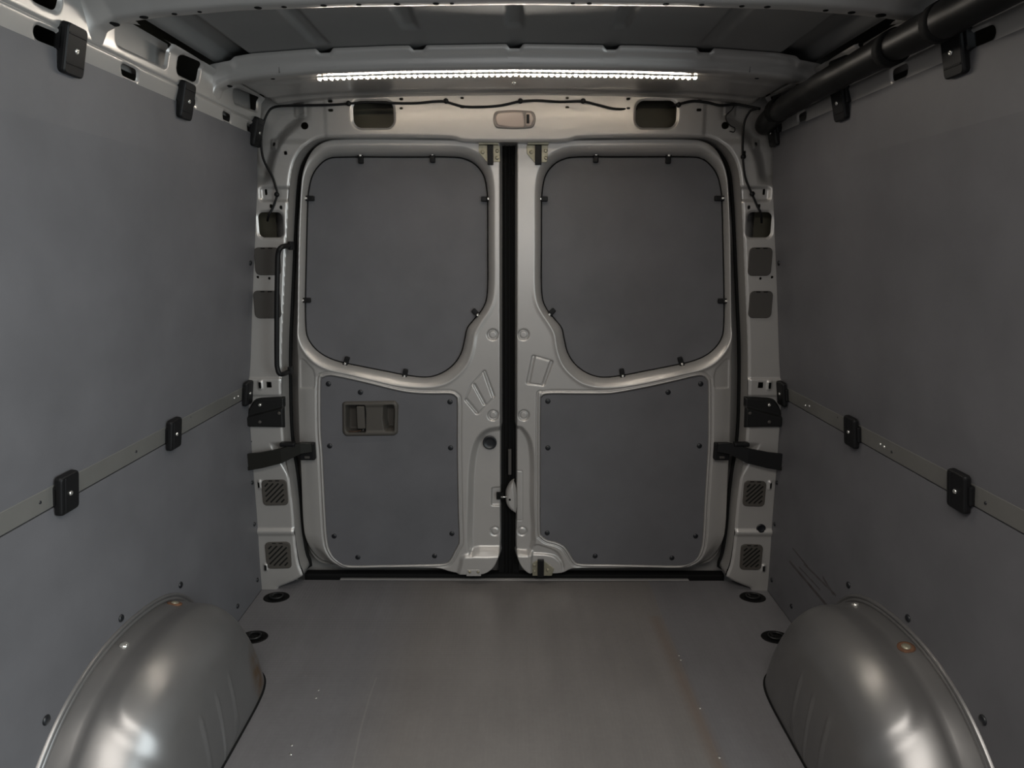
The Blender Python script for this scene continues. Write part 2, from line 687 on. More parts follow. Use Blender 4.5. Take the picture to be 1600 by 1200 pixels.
PL_LOW = {}
PL_UP = {}
for s in (-1, 1):
    U = (0, 1, 0) if s < 0 else (0, -1, 0)
    PL_LOW[s] = Plane((s * .770, 0, 1.476), U, (s * -(.770 - .757), 0, 1.514 - 1.476))
    PL_UP[s] = Plane((s * .757, 0, 1.514), U, (s * -(.757 - .746), 0, 1.588 - 1.514))
LLOW = math.hypot(.013, .038)
LUP = math.hypot(.011, .074)


def mirror(pts):
    return [(1608 - x, y) for x, y in pts]


LOW_HOLES = [
    [(54, 47), (60, 39), (93, 53), (93, 77), (58, 63)],
    [(191, 102), (196, 100), (216, 110), (215, 129), (193, 119)],
    [(296, 150), (308, 155), (307, 168), (296, 164)],
    [(349, 175), (352, 174), (362, 180), (361, 192), (350, 187)],
    [(387, 192), (396, 196), (395, 208), (388, 205)],
]
UP_HOLES = [
    [(47, -8), (97, -6), (92, 14), (87, 17), (60, 5)],
    [(183, 40), (190, 36), (215, 38), (265, 68), (264, 76), (260, 103), (256, 104), (186, 70), (183, 64)],
    [(280, 88), (285, 85), (310, 96), (314, 104), (310, 127), (305, 129), (281, 117), (277, 110)],
    [(364, 141), (372, 138), (404, 152), (403, 174), (366, 160)],
]


def build_wall(side):
    word = 'left' if side < 0 else 'right'
    root = empty('wall_' + word, (side * .87, 0.9, 0))
    Y0 = Y_FRONT if side < 0 else .80
    tag(root, 'long %s side wall lined in grey plywood with a metal waist rail' % word, 'wall', kind='structure')
    # upper lining, bent sheet
    zs = np.linspace(.722, 1.483, 26)
    prof = [(float(wallX(z)), z) for z in zs] + [(float(wallX(z)) + .008, z) for z in zs[::-1]]
    extrude_profile('upper_lining', prof, Y0, 2.0185, M['ply'], root, side)
    zs = np.linspace(0.002, .680, 12)
    prof = [(float(wallX(z)), z) for z in zs] + [(float(wallX(z)) + .008, z) for z in zs[::-1]]
    extrude_profile('lower_lining', prof, Y0, 2.0185, M['ply_scuffed'] if side > 0 else M['ply'], root, side)
    # waist rail: folded strip standing a little behind the linings
    prof = [(.8625, .684), (.8575, .7235), (.8600, .735), (.876, .735), (.876, .66), (.8725, .660), (.868, .684)]
    extrude_profile('waist_rail', prof, Y0, 2.0185, M['rail'], root, side)
    # bands of body metal above the lining
    for nm, PL, L, holes, w in (('lower_band', PL_LOW[side], LLOW, LOW_HOLES, .004), ('upper_band', PL_UP[side], LUP, UP_HOLES, .006)):
        hs = [rounded(PL.poly(mirror(h) if side > 0 else h), .012 if nm == 'upper_band' else .008, 4) for h in holes]
        u0, u1 = (Y_FRONT, 2.02) if side < 0 else (-2.02, -Y_FRONT)

        def mf(U, V):
            k = np.full(U.shape, 1.0)
            for h in hs:
                k = np.minimum(k, -sdf(h, U, V))
            return k

        def hf(U, V):
            z = np.zeros(U.shape)
            for h in hs:
                z -= w * (1 - ss(0, .005, -sdf(h, U, V)))
            if nm == 'lower_band':
                z -= .004 * ss(L - .004, L, V)
            else:
                z -= .004 * (1 - ss(0, .004, V))
                z += .010 * ss(L * .75, L, V)
            return z
        a0 = .05 if side < 0 else -2.02
        a1 = 2.02 if side < 0 else -.05
        sheet(nm, PL, a0, a1, 0, L, .003, hf, mf, M['silver_side'], root)
    # black blind rivets / plugs in the linings
    lower = [(72, 1125, .0095), (189, 966, .0085), (282, 914, .0085), (402, 906, .0075), (371, 947, .0075), (397.5, 819, .0075), (394, 754, .0075), (394, 689, .007), (391, 411, .008)]
    proto = None
    for (px, py, r) in lower:
        if side > 0: px = 1608 - px
        p = on_wall(px, py, side)
        q, nrm, up = wall_frame(p[1], p[2], side)
        o = lathe('plug', [(r, -.001), (r, .0015), (r * .75, .0035), (r * .3, .0042)], q, nrm, M['screwblack'], root, 14)
    # small fixing holes' rivets on the rail (bright pairs and dark dots)
    dots = [(62, 785), (212, 705.5), (298, 651.5)] if side < 0 else [(1541, 786), (1394, 706), (1309, 652)]
    for px, py in dots:
        p = on_wall(px, py, side)
        lathe('rivet', [(.003, -.002), (.003, .001), (.0015, .0018)], (side * .860, p[1], p[2]), (-side, 0, 0), M['screwblack'], root, 10)
    for px, py in ([(366, 622), (372, 619)] if side < 0 else [(1259, 633.5), (1265, 634.5), (1376, 694), (1382, 698)]):
        p = on_wall(px, py, side)
        lathe('rivet', [(.0035, -.004), (.0035, .001), (.001, .0025)], (side * .860, p[1], p[2]), (-side, 0, 0), M['chrome'], root, 10)
    return root


for s in (-1, 1):
    build_wall(s)


# ------------------------------------------------------------------ retaining clips on the walls
def clip_mesh(name, w, h, t, m, step):
    """rounded black plate; local x = width, y = height, z = out of the wall. The part over the
    metal stands on a thicker block (the step)."""
    bm = bmesh.new()
    n = 5
    pts = rounded([(-w / 2, -h / 2), (w / 2, -h / 2), (w / 2, h / 2), (-w / 2, h / 2)], .008, n)
    rings = []
    for sc, z in ((1.0, 0.0), (1.0, t * .6), (.97, t * .85), (.90, t)):
        rings.append([bm.verts.new((x * sc, y * (1 - (1 - sc) * .7), z)) for x, y in pts])
    k = len(pts)
    for a, b in zip(rings, rings[1:]):
        for i in range(k):
            bm.faces.new((a[i], a[(i + 1) % k], b[(i + 1) % k], b[i]))
    bm.faces.new(rings[-1])
    bm.faces.new(rings[0][::-1])
    if step:       # raised spine ridges pressed in the plate
        box_bm(bm, Vector((0, h * .30, t)), (w * .86, .003, .0024), None, .0008, 1)
        box_bm(bm, Vector((0, -h * .28, t)), (w * .86, .003, .0024), None, .0008, 1)
    else:
        box_bm(bm, Vector((-w * .27, 0, t)), (.003, h * .86, .0024), None, .0008, 1)
    box_bm(bm, Vector((w * .06, h * .16 if step else 0, -t * .2)), (w * 1.12, h * .5, t * 1.3), None, .003, 2)
    bmesh.ops.recalc_face_normals(bm, faces=bm.faces)
    me = bpy.data.meshes.new(name)
    bm.to_mesh(me)
    bm.free()
    me.materials.append(m)
    return me


clipU = clip_mesh('cover', .052, .082, .012, M['black'], True)
clipR = clip_mesh('cover', .052, .078, .012, M['black'], False)
scr = lathe('screw', [(.0048, -.002), (.0048, .001), (.003, .0024), (.0012, .0014)], (0, 0, 0), (0, 0, 1), M['chrome'], None, 12)
scr_me = scr.data
bpy.data.objects.remove(scr)


def put_clip(side, Y, Z, me, label, group, lean=0.0):
    q, nrm, up = wall_frame(Y, Z, side)
    xax = up.cross(nrm)
    R = Matrix((xax, up, nrm)).transposed().to_4x4()
    root = empty('retaining_clip', q + nrm * .001)
    root.matrix_world = Matrix.Translation(q + nrm * .001) @ R
    tag(root, label, 'clip', group)
    o = bpy.data.objects.new('cover', me); COL.objects.link(o); o.parent = root
    o.location = (0, 0, .0035)
    s = bpy.data.objects.new('screw', scr_me); COL.objects.link(s); s.parent = root
    s['label'] = 'bright cross-head screw'
    s.location = (0, 0, .0158)


ups = [(106, 70), (285.5, 151), (403, 205)]
rls = [(97, 772), (266, 680), (388, 614)]
wordY = ['nearest the camera', 'middle of three', 'by the rear pillar']
for side in (-1, 1):
    w = 'left' if side < 0 else 'right'
    for k, (px, py) in enumerate(ups):
        if side > 0: px = (1499, 1317, 1206)[k]; py = (70, 152, 205)[k]
        p = on_wall(px, py, side)
        put_clip(side, min(p[1], 1.992), 1.489, clipU, 'black clip on the top edge of the %s wall lining, %s' % (w, wordY[k]), 'lining clips along the wall tops')
    for k, (px, py) in enumerate(rls):
        if side > 0: px = (1505.5, 1336, 1219)[k]; py = (772, 679, 614)[k]
        p = on_wall(px, py, side)
        put_clip(side, min(p[1], 1.99), .702, clipR, 'black clip over the waist rail of the %s wall, %s' % (w, wordY[k]), 'clips over the waist rails')


def body_side(side):
    root = bpy.data.objects['wall_left' if side < 0 else 'wall_right']
    box('inner_skin', (side * .785, 1.40, 1.555), (.003, .34, .10), M['silver'], root, 0)
    box('inner_skin', (side * .785, 1.91, 1.555), (.003, .23, .10), M['silver'], root, 0)
    box('outer_skin', (side * .945, .5 if side < 0 else 1.5, .85), (.004, 3.4 if side < 0 else 1.4, 1.9), M['olive'], root, 0)


for s in (-1, 1):
    body_side(s)

# ------------------------------------------------------------------ ceiling and bows
def build_roof():
    xs = np.linspace(-.745, .745, 300)
    ys = np.concatenate([np.linspace(Y_FRONT, 1.0, 20), np.linspace(1.01, 2.1, 110)])
    V = []
    for y in ys:
        for x in xs:
            z = float(topZ(x)) + .012
            z += .020 * float(ss(.650, .668, abs(x)) - ss(.712, .735, abs(x)))
            for c in (0, .236, .465):
                d = abs(abs(x) - c)
                end = 1.60 if c < .4 else 1.68
                z += .009 * float(1 - ss(.010, .024, d)) * float(1 - ss(end - .03, end, y)) * float(ss(-.9, -.8, y))
            V.append((x, y, z))
    nx = len(xs)
    Fc = [(j * nx + i, (j + 1) * nx + i, (j + 1) * nx + i + 1, j * nx + i + 1) for j in range(len(ys) - 1) for i in range(nx - 1)]
    o = raw('ceiling', V, Fc, M['roof'])
    box('outer_skin', (0, .5, 1.74), (1.87, 3.4, .004), M['olive'], o, 0)
    tag(o, 'dark grey pressed steel roof skin with lengthwise beads', 'ceiling', kind='structure')


build_roof()


def build_bow(label, sec, y0, notch, holes, Yshift=lambda x: 0.0):
    """sec(x, s) returns (y, z) of the section"""
    xs = np.linspace(-.757, .757, 420)
    ns = 40
    V = []
    for x in xs:
        for k in range(ns + 1):
            y, z = sec(x, k / ns)
            V.append((x, y + Yshift(abs(x)), z))
    Fc = []
    n1 = ns + 1
    for i in range(len(xs) - 1):
        for k in range(ns):
            Fc.append((i * n1 + k, (i + 1) * n1 + k, (i + 1) * n1 + k + 1, i * n1 + k + 1))
    root = empty('roof_bow', (0, y0, 1.59))
    tag(root, label, 'roof beam')
    raw('beam', V, Fc, M['silver'], root)
    return root


def polyline_sec(P, s):
    """rounded polyline parameterised by s in 0..1"""
    P = np.array(P)
    L = np.concatenate([[0], np.cumsum(np.linalg.norm(np.diff(P, axis=0), axis=1))])
    t = s * L[-1]
    return (float(np.interp(t, L, P[:, 0])), float(np.interp(t, L, P[:, 1])))


def notchf(x, w=.018):
    v = 0
    for c in (0, .236, .465):
        v = max(v, float(1 - ss(w * .6, w * 1.25, abs(abs(x) - c))))
    return v


def sec_rear(x, s):
    zb, zt = float(bowZ(x)), float(topZ(x))
    nt = notchf(x)
    zt2 = zt - .009 * nt
    if .60 < abs(x) < .70:
        pass
    step = .012 * float(ss(.685, .70, abs(x)))
    nt *= .6
    zt2 -= step * .6
    hol = .004 * float(ss(.02, .08, abs(x))) * float(1 - ss(.55, .62, abs(x)))
    P = [(1.700 + .006 * nt, zt2 + .010), (1.700 + .006 * nt, zt2), (1.7005 + .005 * nt, zt2 - .003), (1.709, zt - .010), (1.7125, zb + .010), (1.7155, zb + .003), (1.722, zb), (1.75, zb + .001), (1.757, zb + .003), (1.79, zb + .003), (1.797, zb + .001),
         (1.93, zb + .004), (1.945, zb + .010), (1.98, zb + .010), (1.990, zb + .004), (2.022, zb + .004)]
    e = float(ss(.690, .742, abs(x)))
    P = [(y_, z_ + e * (zt + .006 - z_)) if y_ > 1.765 else (y_, z_) for y_, z_ in P]
    return polyline_sec(P, s)


def sec_front(x, s):
    zb, zt = float(bowZ(x)) - .005, float(topZ(x))
    nt = notchf(x)
    P = [(1.150, zt + .012), (1.180, zt + .000), (1.205, zt - .010), (1.236, zb + .010), (1.242, zb + .003), (1.248, zb), (1.262, zb), (1.276, zb + .001), (1.281, zb + .010), (1.284, zt), (1.292, zt + .006), (1.31, zt + .012)]
    return polyline_sec(P, s)


def disc_hole(name, p, r, parent, ax=(0, 0, -1), m=None, h=.0012):
    return lathe(name, [(r, -.001), (r * .96, h * .4), (r * .8, h)], p, ax, m or M['rubber'], parent, 16)


b1 = build_bow('silver roof beam just in front of the rear doors carrying the lit LED strip', sec_rear, 1.718, True, None)
p = on_y(803, 135, 1.87)
lathe('screw', [(.007, -.003), (.007, .001), (.004, .004), (.001, .0035)], (p[0], 1.865, float(bowZ(0)) + .001), (0, 0, -1), M['chrome'], b1, 14)
for px in (427, 357, 1182, 1250):
    q = on_y(px, 127, 1.745)
    disc_hole('plug_hole', (q[0], 1.742, float(bowZ(q[0])) + .0012), .006 if px in (427, 1182) else .010, b1)
for px in (436, 1172):
    q = on_y(px, 104, 1.712)
    box('seam', (q[0], 1.7126, (float(bowZ(q[0])) + float(topZ(q[0]))) / 2 - .002), (.0015, .003, .026), M['rail'], b1, .0004)

b2 = build_bow('silver roof beam nearer the camera along the top edge of the view', sec_front, 1.247, True, None)
for px, rx in ((172, .011), (221, .008), (270, .005), (310, .004), (402, .007), (443, .005), (505, .006), (560, .005), (620, .006), (681, .006), (706, .004), (895, .004), (921, .005), (1041, .006), (1097, .005), (1160, .005), (1200, .006), (1292, .005), (1333, .007), (1380, .010)):
    q = on_y(px, 6, 1.26)
    y = 1.262 if abs(q[0]) < .66 else 1.262
    disc_hole('plug_hole', (q[0], y, float(bowZ(q[0])) - .0048), rx, b2)


# ------------------------------------------------------------------ LED strips
def led_strip(label, Y, x0, x1, n, chip_mat, Zf, tape=True):
    root = empty('led_strip', ((x0 + x1) / 2, Y, Zf(0) - .002))
    tag(root, label, 'light strip')
    # tape follows the beam
    V, Fc = [], []
    xs = np.linspace(x0 - .006, x1 + .006, 60)
    for x in xs:
        z = Zf(x)
        for dy, dz in ((-.007, 0), (-.007, -.0022), (.007, -.0022), (.007, 0)):
            V.append((x, Y + dy, z + dz))
    for i in range(len(xs) - 1):
        for k in range(4):
            j = (k + 1) % 4
            Fc.append((i * 4 + k, i * 4 + j, (i + 1) * 4 + j, (i + 1) * 4 + k))
    Fc += [(3, 2, 1, 0), tuple(len(xs) * 4 - 4 + k for k in range(4))]
    raw('tape', V, Fc, M['tape'], root, smooth=False)
    bm = bmesh.new()
    bmesh.ops.create_uvsphere(bm, u_segments=10, v_segments=6, radius=1.0)
    bmesh.ops.transform(bm, matrix=Matrix.Diagonal((.0046, .0056, .0014, 1)), verts=bm.verts)
    me = bpy.data.meshes.new('diode')
    bm.to_mesh(me); bm.free()
    me.materials.append(chip_mat)
    for k in range(n):
        x = x0 + (x1 - x0) * k / (n - 1)
        o = bpy.data.objects.new('diode', me)
        COL.objects.link(o)
        o.parent = root
        o.matrix_parent_inverse = Matrix.Translation(-root.location)
        o.location = (x, Y + .0015 * (-1) ** k, Zf(x) - .0040)
        o.rotation_euler = (math.radians(-22), 0, 0)
    return root


xl = on_y(499, 123, 1.771)[0]
xr = on_y(1086, 123, 1.771)[0]
led_strip('lit warm white LED strip under the roof beam above the rear doors', 1.772, xl, xr, 64, M['led'], lambda x: float(bowZ(x)) + .0025)

# ------------------------------------------------------------------ rear body frame
FR = Plane((0, Y_FRAME, 0), (1, 0, 0), (0, 0, 1))
OPEN_L = [(735, 221), (700, 215), (600, 214), (520, 214), (500, 216), (483, 223), (467, 238), (456, 262), (451, 300), (447, 374), (443, 467), (440, 540), (440, 612), (443, 690), (452, 751), (457, 794), (461, 841), (467, 878), (474, 898)]
opL = FR.poly(OPEN_L)
opening = np.vstack([opL, [[opL[-1][0] + .006, -.03]], [[-opL[-1][0] - .006, -.03]], (opL * [-1, 1])[::-1]])
opening = catmull(opening, 4)


def mir(fn):
    """evaluate a left-side feature on both sides"""
    return lambda U, V: fn(-np.abs(U), V)


def frpt(px, py):
    return FR.uv(px, py)


HOLES_SYM = []          # left side only, mirrored


def rect_px(pl, x0, y0, x1, y1):
    a, b = pl.uv(x0, y1), pl.uv(x1, y0)
    return ((a[0] + b[0]) / 2, (a[1] + b[1]) / 2, abs(b[0] - a[0]) / 2, abs(b[1] - a[1]) / 2)


HS = []       # (cx, cz, hw, hh, r)
for (x0, y0, x1, y1, r) in [(552.5, 157, 614, 199.5, .024), (405, 331.5, 440, 371, .016),
                            (512.5, 156, 519.5, 160.5, .001), (513, 170, 520.5, 174.5, .001), (624, 153, 630, 157, .001), (624, 167.5, 630, 171, .001),
                            (719, 151.5, 725, 155, .001), (719, 166, 725, 169.5, .001), (470, 190.5, 481, 202, .013),
                            (423, 221, 427, 227, .001), (444, 236, 448.5, 242, .001),
                            (412.5, 295, 415.5, 304.5, .001), (421.5, 319, 425.5, 325, .001), (437, 321, 441, 327, .001),
                            (401, 431, 404.5, 435, .001), (419, 433, 422.5, 437, .001),
                            (406.5, 596, 409.5, 606, .001), (418, 596, 425, 605, .001),
                            (403, 753, 406, 762, .001), (415.5, 880, 418.5, 888.5, .001)]:
    c = rect_px(FR, x0, y0, x1, y1)
    HS.append((*c, r))
ROUND_R = [(1188.5, 825)]
cR = FR.uv(1188.5, 825)


def frame_mask(U, V):
    A = -np.abs(U)
    k = -sdf(opening, U, V)
    # outer limits
    k = np.minimum(k, wallX(V) + .012 - np.abs(U))
    k = np.minimum(k, bowZ(U) + .009 + .05 * ss(.66, .70, np.abs(U)) - V)
    for (cx, cz, hw, hh, r) in HS:
        k = np.minimum(k, -rr(cx, cz, hw, hh, min(r, hw * .98, hh * .98), A, V))
    k = np.minimum(k, np.hypot(U - cR[0], V - cR[1]) - .013)
    return k


seam1 = FR.uv(508, 180)[0]
zp = lambda y, x=420: FR.uv(x, y)[1]


def frame_height(U, V):
    A = -np.abs(U)
    h = np.zeros(U.shape)
    d = -sdf(opening, U, V)                     # distance outside the opening
    # rolled edge to the jamb
    h -= .006 * (1 - ss(0, .006, d)) ** 1
    # rims of the large holes
    for i, (cx, cz, hw, hh, r) in enumerate(HS):
        if hw > .012:
            dd = -rr(cx, cz, hw, hh, min(r, hw * .98), A, V)
            h -= .005 * (1 - ss(0, .006, dd))
    # panel joint header / corner piece
    h += np.where(V > zp(214, 508), -.0018 * gauss(A - seam1, .0016), 0)
    h -= .003 * ss(seam1 + .0, seam1 - .004, A) * ss(zp(216, 508) - .02, zp(216, 508) + .0, V)
    # corner piece: band round the opening stands proud of the recess behind it
    corner = (1 - ss(zp(300), zp(290), V) * 0) * ss(zp(296), zp(270), V) * (1 - ss(-.66, -.60, A))
    h -= .024 * ss(.048, .088, d) * corner
    # embossed recess with slot
    c = rect_px(FR, 405, 291, 449, 316)
    dd = rr(c[0] + .01, c[1], c[2] + .01, c[3], .012, A, V)
    h -= .009 * ss(0, .008, dd)
    c = rect_px(FR, 396, 293, 416, 306)
    # raised flats for the slots
    for (px, py, w_, h_) in ((425, 224, .013, .017), (408, 601, .009, .017), (406, 757, .008, .018), (417, 884, .009, .016), (466, 170, .022, .022)):
        q = frpt(px, py)
        h += .005 * ss(0, .006, rr(q[0], q[1], w_, h_, .006, A, V))
    # folded steps on the pillar
    z1, z2 = zp(592), zp(618)
    h += .006 * ss(z1 + .004, z1, V) * ss(z2 - .002, z2 + .003, V) * (1 - ss(-.80 + .02, -.775, A) * 0)
    zl = zp(829)
    h += .007 * ss(zl + .012, zl, V) * ss(zl - .02, zl - .004, V)
    # lower part bulges softly
    h += .010 * ss(zp(790), zp(905), V)
    # chamfer by the check strap
    q = frpt(436, 722); w = frpt(455, 755)
    e = (A - q[0]) * (q[1] - w[1]) + (V - q[1]) * (w[0] - q[0])
    e = e / math.hypot(w[0] - q[0], w[1] - q[1])
    h -= .018 * ss(0, .012, e) * ss(zp(770), zp(752), V) * (1 - ss(zp(704), zp(690), V))
    # gentle dishing of the header
    h -= .003 * ss(.003, .02, np.abs(U)) * 0
    return h


wr = empty('wall_rear', (0, Y_FRAME, 0))
tag(wr, 'silver painted rear body frame with pillars and header around the double doors', 'wall', kind='structure')
sheet('frame', FR, -.886, .886, 0.0, 1.625, .0035, frame_height, frame_mask, M['silver'], wr)


def ribbon(name, poly, pl, h0, h1, m, parent, closed=True, inward=0.0, n=6):
    """wall standing on an outline between two heights (the jamb of an opening)"""
    P = np.array(poly)
    k = len(P)
    T = np.roll(P, -1, 0) - np.roll(P, 1, 0)
    T /= np.maximum(np.linalg.norm(T, axis=1, keepdims=True), 1e-9)
    inn = np.stack([-T[:, 1], T[:, 0]], 1)
    V, Fc = [], []
    for s in range(n + 1):
        t = s / n
        for i in range(k):
            q = P[i] + inn[i] * inward * (t ** 2)
            V.append(pl.at(q[0], q[1], h0 + (h1 - h0) * t))
    for s in range(n):
        for i in range(k):
            j = (i + 1) % k
            Fc.append((s * k + i, s * k + j, (s + 1) * k + j, (s + 1) * k + i))
    return raw(name, V, Fc, m, parent)


A2 = np.sum(opening[:, 0] * np.roll(opening[:, 1], -1) - np.roll(opening[:, 0], -1) * opening[:, 1])
opc = opening if A2 > 0 else opening[::-1]
ribbon('jamb', opc, FR, -.005, -.095, M['silver'], wr)


def rubber_ring():
    P = opc
    T = np.roll(P, -1, 0) - np.roll(P, 1, 0)
    T /= np.linalg.norm(T, axis=1, keepdims=True)
    inn = np.stack([-T[:, 1], T[:, 0]], 1)
    Q = P + inn * .0035
    pts = [FR.at(u, v, -.074) for u, v in Q if v > .0]
    # one run up each side, ending where the header hides it
    top = zp(226)
    runs = [[p for p in pts if p[0] < 0 and p[2] < top], [p for p in pts if p[0] > 0 and p[2] < top]]
    for r_ in runs:
        r_.sort(key=lambda p: p[2])
        o = tube('door_seal', r_, .0062, M['rubber'], wr, 8, True, 1)
        o['label'] = 'black rubber weather strip'


rubber_ring()
# inner skin behind the header and the pillars
sk = bmesh.new()
box_bm(sk, Vector((0, 2.135, 1.56)), (1.60, .004, .14))
box_bm(sk, Vector((0, 2.092, 1.500)), (1.40, .075, .003))
from_bm('inner_skin', sk, M['olive'], wr)
for x in (-.84, .84):
    box('inner_skin', (x, 2.10, 1.18), (.16, .004, .5), M['olive'], wr, 0)
# outer skin closing the space behind the doors and pillars
box('outer_skin', (0, 2.16, .8), (1.86, .004, 1.75), M['silver'], wr, 0)


# ------------------------------------------------------------------ rear doors
DR = Plane((0, Y_DOOR, 0), (1, 0, 0), (0, 0, 1))
WIN_OUT = [(540, 227), (640, 227), (715, 228), (742, 235), (758, 247), (768, 265), (772.5, 290), (773, 320), (773, 390), (773, 440), (770, 468), (762, 487), (750, 505), (741, 522), (737, 545), (729, 568), (714, 586), (694, 599), (665, 604), (622, 601), (585, 594), (547, 584.5), (519, 578), (493, 566), (474, 547), (464, 521), (462, 495), (463, 449), (465, 390), (468, 330), (471, 285), (477, 260), (488, 242), (505, 231)]
WIN_IN = [(540, 244.5), (640, 244.5), (705, 244.5), (728, 248), (745, 258), (757, 275), (762, 300), (763, 330), (763, 400), (763, 440), (761, 467), (754, 484), (741, 500), (731, 513), (727, 530), (722, 550), (712, 567), (697, 580), (679, 588), (660, 590), (632, 586.5), (604, 581), (566, 573.5), (529, 565.5), (506, 556), (490, 543), (480, 527), (477, 508), (476.5, 467), (478, 392), (480, 317), (482, 295), (487, 275), (497, 259), (513, 247)]
LOW_L = [(500, 597), (500, 669), (503, 712), (506, 775), (510, 841), (516, 864), (528, 879), (546, 884.5), (600, 884), (660, 883), (694, 881.5), (704, 875), (711, 862), (716, 853), (718, 843), (716.5, 794), (715, 700), (715, 631), (712, 620), (703, 615.5), (680, 615.5), (650, 614.5), (622, 610.5), (566, 597), (525, 588), (512, 587), (504, 590)]
LOW_R = [(844, 628), (846, 620), (856, 615.5), (900, 615.5), (941, 615.5), (965, 613.5), (1016, 604), (1054, 595.5), (1086, 588), (1098, 587.5), (1105, 593), (1107.5, 605), (1107.5, 687), (1105, 735), (1102, 785), (1099, 840), (1095, 862), (1086, 877), (1066, 884.5), (1010, 884), (960, 883), (908, 882), (897, 877), (890, 866), (882, 855), (870, 848.5), (855, 844.5), (846.5, 838), (843.5, 828), (843.5, 756)]
OUT_HINGE = [(735, 214), (600, 212), (530, 213), (506, 217), (486, 229), (474, 248), (467, 270), (464, 300), (461, 374), (459.5, 467), (459, 540), (459, 612), (461, 687), (464, 740), (467, 812), (471, 845), (478, 870), (492, 887), (512, 892), (545, 892.5)]
IN_L = [(660, 891.5), (686, 892), (700, 896), (716, 899), (740, 899.5), (757, 898), (771, 890), (780, 876), (784.5, 857), (784.8, 800), (784.8, 600), (784.8, 400), (784.8, 250), (784.5, 217), (780, 213)]
IN_R = [(948, 891.5), (905, 891.5), (892, 893), (881, 898), (864, 900), (832, 899.5), (818, 893), (808, 879), (803.5, 859), (803.5, 820), (804, 800), (804, 600), (804, 400), (804, 250), (804.5, 217), (809, 213)]

winO = catmull(DR.poly(WIN_OUT), 5)
winI = catmull(Plane((0, Y_DOOR + .042, 0), (1, 0, 0), (0, 0, 1)).poly(WIN_IN), 5)


def flipx(P):
    return (np.array(P) * [-1, 1])[::-1]


